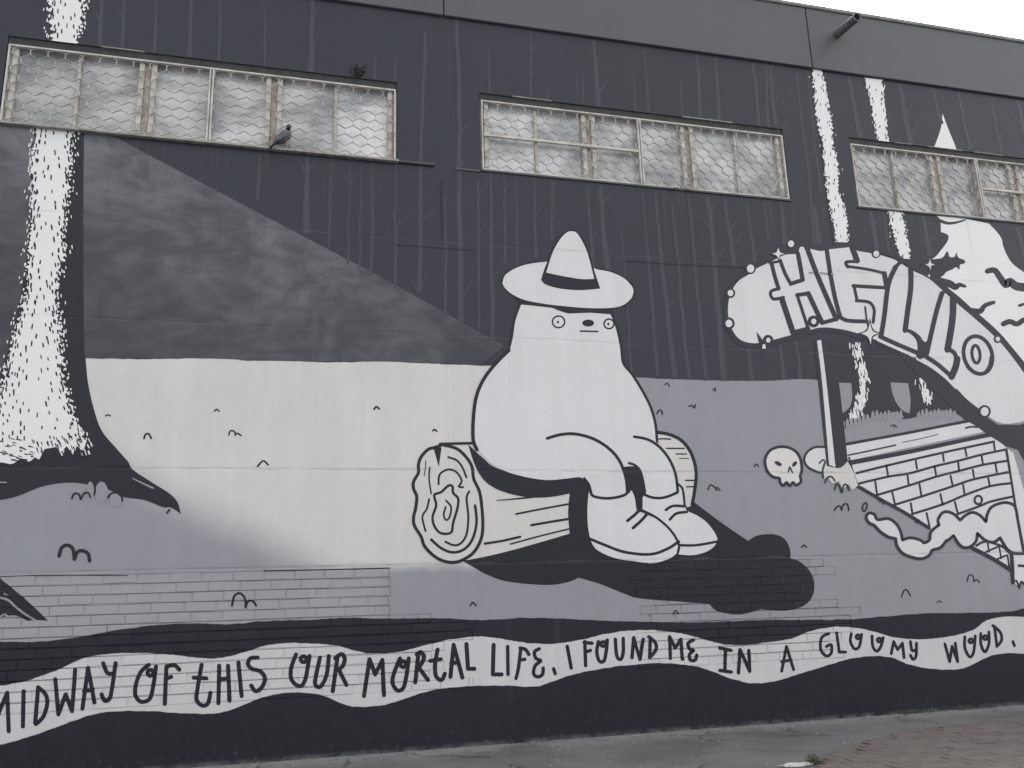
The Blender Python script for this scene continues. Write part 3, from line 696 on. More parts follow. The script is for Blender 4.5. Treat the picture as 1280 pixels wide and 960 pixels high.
for x, y, ra, rb_ in ((937.5,336,7,4.6),(912.5,366.5,6.3,3.6),(910.5,404.5,7.6,4.3),(959.7,425.5,6.8,2.8),(1016.5,402,7.5,3.2),(988,305,4.6,3.8),(1094.5,317.5,5.4,3.6),(1246.5,424,5,2.7),(1230,514.5,8,5)):
    o = F('bubble', ell(x, y, ra, ra), 'soot', 8.3, sign, False); F('bubble_light', ell(x + .3, y, rb_, rb_ * 1.1), 'white', 9, o, False)
def star(cx, cy, rx, ry, sh=0):
    return [(cx, cy-ry, 1), (cx + rx*.28, cy - ry*.25), (cx + rx, cy + sh, 1), (cx + rx*.25, cy + ry*.25), (cx + rx*.1, cy + ry, 1), (cx - rx*.25, cy + ry*.3), (cx - rx, cy - sh*.5, 1), (cx - rx*.3, cy - ry*.25)]
for x, y, rx, ry in ((972.5,317.5,8,8),(1162,331,6,7.5),(1087,417,11,14),(1161,345,2.5,3)):
    o = F('star', star(x, y, rx * 1.35 + 1, ry * 1.3 + 1.5), 'soot', 8.3, sign) if x < 1100 else sign
    F('star_light', star(x, y, rx, ry), 'bone' if x == 1087 else 'white', 9, o if o is not sign else sign)
F('tear', [(945,415,1),(950,421),(955,429,1),(950,431),(948,428,1)], 'soot', 8.4, sign)
F('tear', [(953,431,1),(956,430,1),(957,436,1),(952,436,1)], 'white', 9, sign, False)
post = F('sign_post', [(1017,424,1),(1041,424,1),(1050,490,1),(1060,581,1),(1044,586,1),(1033,582,1)], 'soot', 5, sign, False, 'black and white post holding up the arched sign')
F('post_face', [(1021,426,1),(1026,425,1),(1033,480),(1044,584,1),(1036,581,1),(1027.5,480)], 'white', 6, post)

# the well below the sign
well = F('painted_well', [(1062,580,1),(1240,546,1),(1254,556,1),(1260,563,1),(1286,650,1),(1290,735,1),(1262,713,1),(1210,682,1),(1160,659,1),(1095,622,1),(1072,608,1)], 'white', 4, BLD, False, 'white painted brick well with foam spilling out below the arched sign')
F('ledge', [(1054,558,1),(1212,528,1),(1221,533,1),(1229,540,1),(1060,576,1)], 'white', 4, well, False)
K('ledge_line', [([(1053,556),(1130,542),(1211,526)], 3.6), ([(1060,579),(1140,564),(1238,543)], 6, (1, .8)), ([(1060,569),(1080,565),(1119,556.5)], 2), ([(1128,553),(1150,548.5),(1172,543)], 1), ([(1207,535),(1214,533.5),(1222,534)], 2.4)], 'soot', 4.3, well)
q_ = lambda x, y: (1060 + x / 5.818, 540 + y / 5.818)
courses = [[(60,300),(300,240),(690,150),(1060,70)], [(78,375),(290,325),(440,302),(640,247),(800,210),(970,165),(1145,128)], [(205,460),(440,390),(640,325),(800,285),(975,240),(1155,210)], [(335,530),(530,470),(760,395),(910,345),(1165,292)], [(465,597),(690,525),(845,460),(1030,395),(1185,372)], [(795,597),(940,545),(1040,505),(1205,468)]]
perps = [[(278,250),(290,320)],[(490,205),(500,268)],[(688,160),(695,212)],[(850,120),(860,175)],[(1058,70),(1065,130)],[(197,362),(210,462)],[(430,305),(440,388)],[(628,252),(640,322)],[(798,210),(806,278)],[(968,165),(980,238)],[(320,440),(340,528)],[(518,380),(532,466)],[(744,318),(760,392)],[(905,275),(916,335)],[(1070,230),(1080,292)],[(455,518),(467,600)],[(670,452),(686,525)],[(835,385),(846,460)],[(1018,338),(1030,394)],[(570,590),(592,695)],[(775,510),(797,595)]]
K('joint_line', [([q_(*p) for p in c], 3) for c in courses] + [([q_(*p) for p in c], 2.6) for c in perps], 'soot', 5, well)
K('well_edge', [([(1064,607),(1072,608),(1100,624),(1131,641),(1161,660)], 4.2), ([(1061,572),(1066,590),(1072,608)], 2.4), ([(1257.5,562),(1264,600),(1271,645),(1276,672),(1280,690)], 3.6), ([(1215,685),(1240,698),(1264,713)], 5), ([(1264,694),(1266,728)], 5), ([(1220,682),(1232,677),(1252,683),(1262,692)], 3), ([(1232,690),(1246,684),(1255,681)], 2.4), ([(1234,677),(1236,690)], 2.2), ([(1249,685),(1251,698)], 2.2), ([(1259,694),(1261,708)], 2.2), ([(1246,699),(1258,694)], 2.4)], 'soot', 5.4, well, 3)
CL = [(130,620),(150,590),(190,600),(213,638),(290,630),(350,670),(383,735),(393,787,1),(450,770),(520,785),(550,808,1),(590,785),(600,730),(640,690),(660,678,1),(652,640),(680,592),(720,580),(770,600),(813,642,1),(850,608),(900,585),(955,605),(1002,655,1),(1010,600),(1040,548),(1100,520),(1160,515),(1212,545),(1232,640),(1252,750),(1278,885,1),(1200,880),(1150,845),(1103,768,1),(1060,800),(1000,790),(936,735,1),(930,790),(890,832),(840,840),(800,810),(765,752,1),(735,780),(712,790,1),(670,840),(610,860),(590,895),(540,920),(480,915),(400,885),(355,830),(345,775,1),(290,762),(230,722),(190,680),(150,660)]
CLP = [(q_(p[0], p[1]) + ((1,) if len(p) > 2 else ())) for p in CL]
foam = F('foam', CLP, 'white', 6.2, well)
K('foam_outline', [(CLP + [CLP[0]], 3.8), (ell(1222.4, 625, 4.6, 5.2) + [ell(1222.4, 625, 4.6, 5.2)[0]], 2.8), (ell(1080.6, 633.7, 2.6, 5.4, .25) + [ell(1080.6, 633.7, 2.6, 5.4, .25)[0]], 2)], 'soot', 7.2, well)
F('well_post', [(1259,561,1),(1266,566,1),(1290,650,1),(1290,692,1),(1280,690,1),(1270,630,1)], 'white', 6.4, well, False)
F('well_foot', [(1268,695,1),(1290,693,1),(1290,724,1),(1283,730),(1277,727),(1272,731),(1268,727)], 'white', 6.4, well)
K('foot_tuft', [[(1266,727),(1270,726),(1273,733)], [(1274,735),(1276,727),(1281,731)], ([(1273,707),(1284,708)], 3.4)], 'soot', 7.4, well, 2.4)
F('grass_mound', [(1029,583),(1040,584),(1050,585),(1059,577,1),(1066,589),(1072,607,1),(1065,612),(1060,606),(1053,611),(1048,602),(1040,604),(1034,597),(1029,598)], 'pale', 7, well)
K('grass_line', [[(1031,603),(1034,597),(1039,596),(1043,601)], [(1043,612),(1045,605),(1049,608),(1052,616),(1054,607),(1058,606),(1061,613)], [(1029,597),(1028,588),(1031,578)], [(1099,623),(1100,627),(1102,624),(1104,630)], [(1143,647),(1145,653),(1148,650),(1150,655)]], 'soot', 8, well, 2.2)

# skull and the stone beside it
sk = F('painted_skull', [(956,578),(958,569),(964,562),(975,558.5),(987,560),(996,566),(1001,576),(1002,588),(999,595,1),(1000,602),(995,606),(991,602),(987,607),(983,602),(979,606),(976,602,1),(975,598,1),(966,596),(959,589)], 'bone', 3, BLD, True, 'small bone coloured skull with slanted eyes painted beside the sign post')
K('skull_outline', [([(956,578),(958,569),(964,562),(975,558.5),(987,560),(996,566),(1001,576),(1002,588),(1000,595),(1001,602),(995,606.5),(991,603),(987,607.5),(983,603),(979,607),(975,603),(974,598),(966,596),(959,589),(956,578)], 3.6)], 'soot', 4, sk)
F('eye', ell(972.5, 579.5, 5, 2.5, .5), 'soot', 4, sk, False); F('eye', ell(993, 580, 4.2, 2.2, -.85), 'soot', 4, sk, False)
K('nose', [[(985.5,590),(987,584),(990.5,591)]], 'soot', 4, sk, 2)
st_ = F('painted_stone', [(1005,576),(1010,565),(1019,560),(1031,560,1),(1034,588,1),(1024,590),(1012,586)], 'white', 3, BLD, True, 'round white stone painted between the skull and the sign post')
K('stone_outline', [([(1031,559),(1019,559),(1009,565),(1005,575),(1010,584),(1022,590),(1029,591)], 2.8), ([(1024,579),(1028,575),(1031,576)], 2)], 'soot', 4, st_)

# the big cast shadow, the log and the seated figure
F('painted_shadow', [(578,701,1),(600,697),(650,684),(712,660,1),(740,660,1),(780,650,1),(868,628,1),(900,652),(935,676,1),(945,670),(955,668),(968,668),(980,673),(987,685),(988,698,1),(1000,702),(1013,715),(1018,733),(1014,748),(1003,758),(985,763),(965,763),(952,761,1),(940,765),(925,768),(910,767),(895,763),(887,755,1),(850,752),(800,748),(780,742),(750,730),(723,722,1),(712,727),(690,731),(660,730),(630,726),(608,718),(590,708)], 'shade', 1, BLD, True, 'black shadow painted on the ground behind the log and boots')
log = F('painted_log', [(551,555,1),(590,554,1),(604,600,1),(640,615,1),(712,615,1),(712,667,1),(650,685),(610,695),(578,701,1)], 'pale', 2, BLD, True, 'cream log with ring patterned sawn end painted under the seated figure')
LE = [(543,559.5,1),(535,562),(526.5,571),(523,581),(523,591),(517,602),(517,611),(521,621),(519.5,635.5),(517,646),(518,657),(526.5,671),(530,681.5),(539,692),(551,700),(565.5,703),(578,700),(592,690.5),(601,674.5),(603.5,657),(602,632),(599,614),(592,598.5),(590,584),(583,572),(571,561),(553,556,1)]
F('sawn_end', LE, 'pale', 3, log)
l_ = lambda x, y: (500 + x / 5.65, 540 + y / 5.65)
K('log_outline', [(LE + [LE[0]], 4), ([(550,555),(570,554.5),(592,554)], 3.4)], 'ink', 4, log)
F('split', [(542,561,1),(552,559,1),(548.5,584,1)], 'ink', 4, log, False)
rings = [([(340,178),(400,200),(440,250),(468,320)], 2.6), ([(272,370),(280,300),(340,265),(400,285),(435,345),(415,385),(445,390)], 2.6), ([(245,440),(290,425),(340,380),(370,385),(375,430),(410,470),(405,540),(375,640),(360,710),(290,715),(245,670),(230,600),(255,520),(245,470),(245,440)], 3.2), ([(325,485),(360,530),(350,600),(325,622),(308,585),(322,530)], 2.4), ([(210,250),(205,330),(220,435)], 2), ([(205,475),(190,540),(158,600),(180,700)], 2.4), ([(488,420),(470,470),(482,600),(470,720),(430,785),(380,800),(320,775)], 2.8), ([(530,520),(540,640),(510,760),(450,830),(370,850),(290,820),(220,760)], 3.4), ([(182,205),(178,260),(170,310)], 1.2)]
K('growth_ring', [([l_(*p) for p in r_], w_) for r_, w_ in rings], 'ink', 4, log)
K('bark_line', [([(621,625.5),(640,624),(665,621.5)], 2.6, (.4, 1)), ([(645,642.5),(678,636),(711,630)], 2.4), ([(664,656.5),(690,652),(712,648.5)], 3), ([(606,679.5),(628,676),(650,671)], 3), ([(638,680),(675,670),(712,661)], 2)], 'ink', 4, log)
F('far_end', [(818,540,1),(834,542),(848,548),(860,560),(868,578),(870,595),(868,620),(864,632),(855,634,1),(840,600,1)], 'pale', 2, log)
K('far_end_line', [([(818,540),(836,543),(852,551),(864,567),(870,590),(868,614),(865,631)], 4.2), ([(820,549),(829,548.5),(838,549)], 1.8), ([(833,560.5),(855,560.5)], 1.8), ([(845,567.5),(858,567.5)], 1.6), ([(849,573),(861,573)], 1), ([(857,600.5),(867,600.5)], 1.8), ([(858,608.5),(867,608.5)], 1.8)], 'ink', 3.2, log)
fig = empty('painted_figure', (0, 0, 0), BLD)
fig['label'] = 'plump pale figure in a wide hat and boots painted sitting on a log'
F('body_shadow', [(585,555,1),(592,562),(603,572),(618,584),(645,592),(680,597,1),(730,596,1),(739,612,1),(737,640),(737,660),(740,684,1),(712,668,1),(710,640),(712,617,1),(690,621),(665,622),(640,618),(618,610),(603,598),(593,580)], 'ink', 5, fig)
BODY = [(650,381,1),(643,400),(640,420),(636,437,1),(620,455),(606,475),(597,497),(593,525),(593,550),(600,565),(615,580),(640,592),(680,600),(710,598),(726,597),(735,607),(740,622,1),(786,620,1),(800,630,1),(845,618,1),(848,612),(846,590),(838,572),(822,555,1),(819,530),(812,507),(800,484),(788,466),(779,453,1),(775,430),(770,408),(763,391,1),(735,388,1),(690,383,1)]
F('body', BODY, 'white', 6, fig)
K('body_outline', [([(651,378),(643,400),(640,420),(636,437)], 2.6), ([(636,438),(619,455),(604,475),(595,497),(591.5,525),(591.5,550),(596,562)], 4.4), ([(764,391),(771,410),(776,432),(779,454),(790,468),(803,489),(813,509),(819,530),(821,552)], 3.2), ([(684,548),(700,543.5),(718,542.5),(740,548),(760,560),(774,576),(782,597),(784,616)], 3.8), ([(792.5,546),(808,549),(822,557),(835,572),(844,592),(847,615)], 3.4), ([(730,598),(736,606),(739,617)], 3)], 'ink', 7, fig)
F('leg_gap', [(779,584,1),(786,583),(796,584),(803,594),(807,614),(803,622,1),(803,642,1),(797,640,1),(793,622,1),(786,613,1),(783,600)], 'ink', 7.4, fig)
K('leg_line', [([(786,579),(794,582),(801,591),(806,615)], 3)], 'ink', 8, fig)
bt2 = F('boot', [(803,617,1),(815,622),(830,622),(845,617,1),(848,606,1),(853,612),(857,630),(858,638),(872,645),(885,655),(896,672),(893,682),(882,690),(865,694),(848,693,1),(849,682),(838,663),(820,648),(803,640,1),(801,628)], 'white', 7, fig)
K('boot_line', [([(848,681.5),(870,681.5),(896,677)], 3.2), ([(803,617),(815,622),(830,622),(846,616)], 3.4), ([(832,637.5),(841,632.5),(856,633)], 3.4), ([(837,649.5),(845,642),(858,640)], 3.4), ([(847,605),(853,612),(855.5,632)], 2.8)], 'ink', 8, bt2)
bt1 = F('boot', [(736,612,1),(741,620),(760,623),(783,618),(788,611,1),(793,622),(795,638,1),(812,645),(826,652),(838,663),(847,675),(849,685),(843,694),(832,700),(815,704),(795,702),(770,698),(750,690),(740,680),(735,660),(734,635)], 'white', 8.8, fig)
K('boot_line', [([(738,674),(755,681),(780,690),(812,693),(834,686),(848,677)], 3.6), ([(800,637),(820,647),(838,663),(848,680),(847,690)], 3), ([(784,651),(792,644.5),(800,637)], 3.8), ([(791,660),(801,651),(808,643)], 3.8), ([(737,611),(741,620),(760,623),(780,619),(789,610)], 3.4)], 'ink', 9.8, bt1)
F('brim_shadow', [(636,366,1),(660,377,1),(700,384,1),(767,386,1),(763,393,1),(738,391),(710,392),(700,389),(690,385),(655,381,1)], 'ink', 8, fig, False)
hat = F('hat', [(627.5,354),(631,344),(645,335),(662,330),(682,327.5),(715,326),(745,336.5),(762,340),(778,347),(788,356),(791.5,364),(789,373),(780,381),(765,385),(740,385.5),(710,383.5),(680,380),(655,375),(637,366)], 'white', 9, fig, True, 'wide brimmed pale hat with a black band')
F('hat_band', [(680,337,1),(690,312),(699,296),(707,289),(714,287),(722,290),(731,303),(739,325),(743,340),(750,361,1),(725,363),(700,361),(682,356),(676,350,1)], 'ink', 10, hat, True, 'black band around the painted hat')  # black hat band and outline of the crown
F('crown', [(682.5,341,1),(690,317.5),(699,300.5),(707.5,291.5),(714,289.5),(721,292),(729,305),(735,320),(742.5,349,1),(728,349.3),(715,347.5),(698,344.5)], 'white', 11, hat)
K('hat_outline', [([(627,353),(631,343),(645,334),(662,329),(681,326.5)], 2), ([(746,335.5),(764,339.5),(780,347),(790,356),(792.5,364),(789.5,374),(780,382.5)], 2)], 'ink', 10, hat)
for x, y, rx in ((698, 402.5, 7.6), (761, 405, 6.2)):
    eo = K('eye', [(ell(x, y, rx, rx * .96, 0, 14) + [ell(x, y, rx, rx * .96, 0, 14)[0]], 2)], 'ink', 7, fig)
    F('pupil', ell(x - .8, y + .3, 1.5, 1.7, 0, 10), 'ink', 7, eo, False)
F('nose', ell(735, 404, 7.4, 4.4), 'ink', 7, fig, False)
K('mouth', [[(725,414),(736,414.3),(747,414.5)]], 'ink', 7, fig, 2)

# grass tufts scattered over the painted ground
tufts = [([[(74,695),(77,685),(84,681.5),(91,686),(93,699)], [(93,699),(97,690),(103,688.5),(110,692),(112,701)]], 4.6), ([[(180,548),(182,543),(186,542.5),(189,548)]], 2.4), ([[(132,520),(135,518.5),(138,520)]], 1.8), ([[(268,514),(271,511.5),(274,514)]], 1.8), ([[(286,544),(288,538.5),(293,539.5),(294,544)], [(294,544),(297,541.5),(301,544.5)]], 2), ([[(322,583),(329,576),(335,581)]], 2.2), ([[(467.5,511.5),(470.5,508.5),(474,511)]], 2.4), ([[(541,538.5),(543.5,537),(546,539)]], 2.2), ([[(290,757),(293,745),(300,741.5),(306,748),(307,759)], [(307,757),(311,751),(317,752),(320,757)]], 2.8), ([[(588,757),(591,753),(595,757)]], 2), ([[(821,517),(824,513),(827,514),(828,518)]], 2), ([[(861,508),(865,507),(868,510),(869,506)]], 1.8), ([[(891,488),(894,485),(894,489)]], 1.6), ([[(831,481),(834,479),(837,483)]], 1.6), ([[(885,612),(888,606),(893,609),(896,613)], [(896,609),(900,613)]], 1.9), ([[(943,583),(945.5,580),(948,583)]], 1.7), ([[(1002,684),(1005,681.5),(1008,684)]], 2), ([[(1043,638),(1046,633.5),(1050,633),(1052,638)], [(1052,638),(1054,631),(1059,630.5),(1061,638)]], 2.2), ([[(1127,746),(1130,738),(1134,738),(1138,745)]], 1.9), ([[(1209,727),(1211,719),(1216,720),(1217,727)], [(1217,727),(1221,724.5),(1224,728)]], 1.6), ([[(842,768),(844,763),(848,767)]], 1.6), ([[(1171,753),(1174,751),(1177,753)]], 1.4), ([[(1113,533),(1116,531),(1118,534)], [(1118,531),(1121,534)]], 1.3)]
for st, w in tufts: K('painted_tuft', st, 'ink', 1.6, BLD, w)

# the line of verse on the ribbon
o_ = lambda x, y, r: (ell(x, y, r, r, 0, 10) + [ell(x, y, r, r, 0, 10)[0]])
TXT = [("M",[[(-4,897),(9,866)],[(9,866),(11,914)]]),("I",[[(29.5,864),(28.7,908)]]),("D",[[(47.5,860),(46,880),(44,904)],[(47.5,859),(57,868),(59,880),(54,896),(45,905)]]),("W",[[(69,849),(73,893)],[(73,893),(82,868)],[(82,868),(90,889)],[(90,889),(94,837)]]),("A",[[(110,835),(103,886)],[(110,835),(118,878)],[(105,864),(116,862)]]),("Y",[[(129,829),(134,841),(141,842)],[(144.5,829),(140,860),(137,873),(131,876),(127,868)]]),
("O",[[(186,831),(176,840),(170,855),(169,868),(174,876),(181,877),(188,872),(192,855),(195,833)],o_(188,841,3.6)]),("F",[[(208,833),(206,880)],[(209,833),(218,831.5),(224,837)],[(208,848),(214,846)]]),
("T",[[(252,831),(247,860),(246,875),(253,882),(260,879),(263,866)],[(242,847),(258,848)]]),("H",[[(274,832),(273,879)],[(285,832),(287,876)],[(274,849),(286,848)]]),("I",[[(298,828),(302,870)]]),("S",[[(322,822),(313,823),(310,830),(315,836),(325,839),(331,847),(328,858),(320,864),(314,857)]]),
("O",[[(370,818),(364,835),(364,848),(370,856),(377,857),(382,848),(385,832),(387,820)],o_(379.5,824,3.6)]),("U",[[(400,822),(395,845),(394,855),(399,859),(405,852),(409,840),(411,820)]]),("R",[[(422,820),(416,864)],[(419,823),(427,817.5),(431,824),(428,833),(421,838)],[(424,838),(433,856)]]),
("M",[[(462,824),(455,870)],[(462,824),(469,843)],[(469,843),(478,825)],[(478,825),(480,869)]]),("O",[[(500,823),(492,843),(491,855),(497,863),(504,860),(508,845),(511,823)],o_(504,830,3.6)]),("R",[[(523,818),(519,853)],[(521,818),(526,815),(530,822),(526,831),(521,835)],[(524,835),(535,850)]]),("T",[[(547,812),(544,830),(545,845),(552,850),(556,842)],[(538,826),(551,824)]]),("A",[[(567,806),(563,846)],[(567,806),(578,847)],[(564,829),(573,828)]]),("L",[[(583,805),(585,836)],[(585,836),(593,836)]]),
("L",[[(617,806),(616,843)],[(616,843),(627,843)]]),("I",[[(634.5,808),(635,843)]]),("F",[[(651,810),(648,835),(645,848)],[(650,810),(657,812),(661,818)],[(649,825),(656,824)]]),("E",[[(674,811),(668,815),(670,823),(676,826),(669,832),(667,842),(672,846),(678,843),(679,835)]]),(",",[[(692,836),(694,842)]]),
("I",[[(709,808),(714,835)]]),("F",[[(731,802),(732,832)],[(730,803),(740,804)],[(732,815),(738,813)]]),("O",[[(748,802),(746,815),(749,826),(755,826),(758,812),(759,800)],o_(754,805,2.8)]),("U",[[(769,799),(771,820),(776,824),(779,815),(779,798)]]),("N",[[(790,822),(792,797)],[(792,797),(800,824)],[(800,824),(804,799)]]),("D",[[(813,797),(812,821)],[(811,796),(819,803),(820,812),(812,822)]]),
("M",[[(838,823),(837,796)],[(837,796),(844,810)],[(844,810),(851,799)],[(851,799),(853,824)]]),("E",[[(867,800),(860,804),(862,811),(867,813),(862,818),(863,825),(869,825),(871,819)]]),("I",[[(900,810),(914,813)],[(907,812),(906,838)],[(900,838),(914,840)]]),("N",[[(923,841),(925,812)],[(925,812),(937,839)],[(937,839),(936,813)]]),("A",[[(983,808),(977,839)],[(983,808),(992,837)],[(977,827),(989,825)]]),
("G",[[(1036,792),(1027,797),(1026,812),(1033,820),(1039,816),(1039,806),(1033,808)]]),("L",[[(1046,791),(1049,815)],[(1049,815),(1057,815)]]),("O",[[(1064,792),(1063,802),(1068,811),(1074,808),(1077,793)],o_(1072.5,796,2.4)]),("O",[[(1090,795),(1091,808),(1096,814),(1101,808),(1104,797)],o_(1099,800,2.4)]),("M",[[(1114,817),(1117,802)],[(1117,802),(1122,812)],[(1122,812),(1128,804)],[(1128,804),(1130,822)]]),("Y",[[(1138,802),(1140,813),(1144.5,812)],[(1145.5,804),(1145,820),(1141,824),(1138,819)]]),
("W",[[(1181,805),(1187,827)],[(1187,827),(1190,808)],[(1190,808),(1197,827)],[(1197,827),(1194,804)]]),("O",[[(1206,796),(1206,810),(1212,821),(1217,815),(1219,795)],o_(1213.5,801,2.4)]),("O",[[(1226,792),(1226,805),(1231,815),(1236,805),(1236,790)],o_(1231.5,797,2.4)]),("D",[[(1243,783),(1246,807)],[(1241,782),(1250,790),(1252,800),(1246,808)]]),(".",[[(1266,802),(1268,807)]])]
verse = empty('painted_verse', (0, 0, 0), BLD); verse['label'] = 'hand painted line of black capitals along the wavy white ribbon'
for ch, st in TXT:
    x = st[0][0][0]; w = 5.2 if x < 620 else (4.4 if x < 960 else 3.7)
    K('letter', [(s_, w) for s_ in st], 'ink', 1.6, verse)

# cracks and old joints standing in the painted plaster
K('crack', [([(1014,86),(1022,150),(1033,240),(1042,308)], 1.1), ], 'ink', 3.4, BLD)
K('crack', [([(551,228),(551.5,262),(552.5,300)], 1.8)], 'ink', 3, BLD)
K('crack', [([(862,868),(864,888),(866,912)], 2.2)], 'ink', 2, BLD)
K('crack', [([(495,306),(560,311),(592,313)], 1.2), ([(780,326),(850,331),(940,335)], 1.3)], 'ink', 3, BLD)
K('crack', [([(330,713.5),(410,712),(487,710)], 1.3), ([(0,721),(60,719),(160,719.5)], 1.0)], 'ink', 1.6, BLD)
0 and K('crack', [([(215,246),(270,249),(330,254),(365,256)], 1.5), ([(75,391),(130,397),(215,399),(240,402)], 1.6), ([(380,410),(480,412),(600,418)], 1.2)], 'ink', 3, BLD)
hk = K('crack', [([(1011,341),(1020,341.5),(1030,342),(1041,343)], 2.2)], 'grey', 9.5, BLD)
F('anchor_hole', ell(1019.5, 341.3, 2.6, 2.4, 0, 10), 'ink', 10, hk, False); F('anchor_hole', ell(1036, 342.6, 2.4, 2.3, 0, 10), 'ink', 10, hk, False)

# ------------------------------------------------------------------ windows
def window(x0, x1, idx, label):
    e = empty('window', (x0, 0, ZW0), BLD); e['label'] = label
    w, h = x1 - x0, ZW1 - ZW0
    zt = h - .085                                  # top of the mesh guard
    bm = bmesh.new(); yg = .075
    box(bm, .001, .045, yg - .03, yg + .03, .001, h - .001); box(bm, w - .045, w - .001, yg - .03, yg + .03, .001, h - .001)
    box(bm, .046, w - .046, yg - .03, yg + .03, .001, .04); box(bm, .046, w - .046, yg - .03, yg + .03, h - .075, h - .013)
    obj('frame', bm, M['cream_steel'], e)
    n = 3; cw = (w - .09) / n
    for k in range(n):
        a, b = .045 + k * cw, .045 + (k + 1) * cw
        if k:
            bm = bmesh.new(); box(bm, a - .03, a + .03, yg - .025, yg + .03, .041, h - .076, .004); obj('mullion', bm, M['rust'], e)
        ia, ib = a + (.031 if k else .001), b - (.031 if k < n - 1 else .001)
        for c, d in ((ia, ia + .05), (ib - .05, ib)):
            bm = bmesh.new(); box(bm, c, d, yg - .045, yg + .02, .041, h - .076, .005); obj('stile', bm, M['cream_steel'], e)
        m = (ia + ib) / 2
        bm = bmesh.new(); box(bm, m - .014, m + .014, yg - .035, yg + .02, .042, h - .077, .004); obj('glazing_bar', bm, M['cream_steel'], e)
        for c, d in ((ia + .05, m - .014), (m + .014, ib - .05)):
            bm = bmesh.new(); box(bm, c, d, yg + .005, yg + .011, .041, h - .076); obj('pane', bm, M['glass'], e)
    # guard: cream angle frame and honeycomb of flat strips standing on edge
    bm = bmesh.new(); yf = -.004
    box(bm, .015, w - .015, yf, yf + .028, zt - .016, zt); box(bm, .015, w - .015, yf, yf + .028, .004, .018)
    for c in (.015, w - .031): box(bm, c, c + .016, yf, yf + .028, .0185, zt - .0165)
    box(bm, w/2 - .026, w/2 - .010, yf - .001, yf + .028, .0185, zt - .0165); box(bm, w/2 + .002, w/2 + .018, yf - .001, yf + .028, .0185, zt - .0165)
    g = obj('guard_frame', bm, M['mesh_steel'], e)
    if idx:
        a, b = (.0375, w/2 - .0305) if idx == 1 else (w/2 + .0265, w - .0375)
        bm = bmesh.new(); box(bm, a, b, yf + .002, yf + .034, .40, .432, .003); obj('guard_rail', bm, M['cream_steel'], e)
    bm = bmesh.new(); rr = random.Random(idx + 40)
    hw, hv, hc = .150, .050, .044               # cell width, straight edge, chevron rise
    ph = hv + hc; x_lo, x_hi, z_lo, z_hi = .031, w - .031, .018, zt - .016
    rows = int((z_hi - z_lo) / ph) + 2; cols = int(w / hw) + 2
    th, dp, y0 = .0032, .016, .004
    def cut(p, q):
        (xa, za), (xb, zb) = p, q
        t0, t1 = 0, 1
        for a, da, lo, hi in ((xa, xb - xa, x_lo, x_hi), (za, zb - za, z_lo, z_hi)):
            if abs(da) < 1e-9:
                if a < lo or a > hi: return None
                continue
            u, v = (lo - a) / da, (hi - a) / da
            if u > v: u, v = v, u
            t0, t1 = max(t0, u), min(t1, v)
        if t1 - t0 < .25: return None
        return (xa + (xb-xa)*t0, za + (zb-za)*t0), (xa + (xb-xa)*t1, za + (zb-za)*t1)
    nodes = {}
    def jit(p):
        k = (round(p[0], 3), round(p[1], 3))
        if k not in nodes: nodes[k] = (p[0] + rr.gauss(0, .0022), p[1] + rr.gauss(0, .0022))
        return nodes[k]
    for r in range(-1, rows):
        zb = z_hi - .02 - r * ph; off = hw / 2 if r % 2 else 0
        for c in range(-1, cols):
            x = .05 + off + c * hw
            for p, q, sgn in (((x, zb), (x, zb - hv), 0), ((x, zb - hv), (x + hw/2, zb - hv - hc), 1), ((x, zb - hv), (x - hw/2, zb - hv - hc), 1)):
                cc = cut(jit(p), jit(q))
                if cc: bar(bm, (cc[0][0], cc[0][1], y0), (cc[1][0], cc[1][1], y0), th + (.0025 if not sgn else 0), dp + (.0006 if not sgn else 0))
    obj('wire_mesh', bm, M['mesh_steel'], e)
    # chipped strip left along the head of the opening
    x = 0
    while x < w:
        ln = rr.uniform(.1, .9)
        if rr.random() < .55:
            bm = bmesh.new(); box(bm, x, min(w, x + ln), -.006, .02, h - .002, h + .004 + rr.random() * .006); obj('chipped_edge', bm, M['chip'], e)
        x += ln + rr.uniform(.05, .5)
    bm = bmesh.new(); box(bm, .002, w - .002, .014, .044, h - .078, h - .0025, .003); obj('head_shade_strip', bm, M['head_shade'], e)  # dark strip standing in for the shaded gap above the guard
    bm = bmesh.new(); box(bm, -.01, w + .01, -.016 if idx else -.05, .03, -.022, .001, .003); obj('sill', bm, M['reveal'] if idx else M['chip'], e)
    return e
window(WX[0][0], WX[0][1], 0, 'mesh guarded window above the light beam with a pigeon on its sill')
window(WX[1][0], WX[1][1], 1, 'mesh guarded window with a cross rail above the seated figure')
window(WX[2][0], WX[2][1], 2, 'mesh guarded window over the white pine and arched sign')

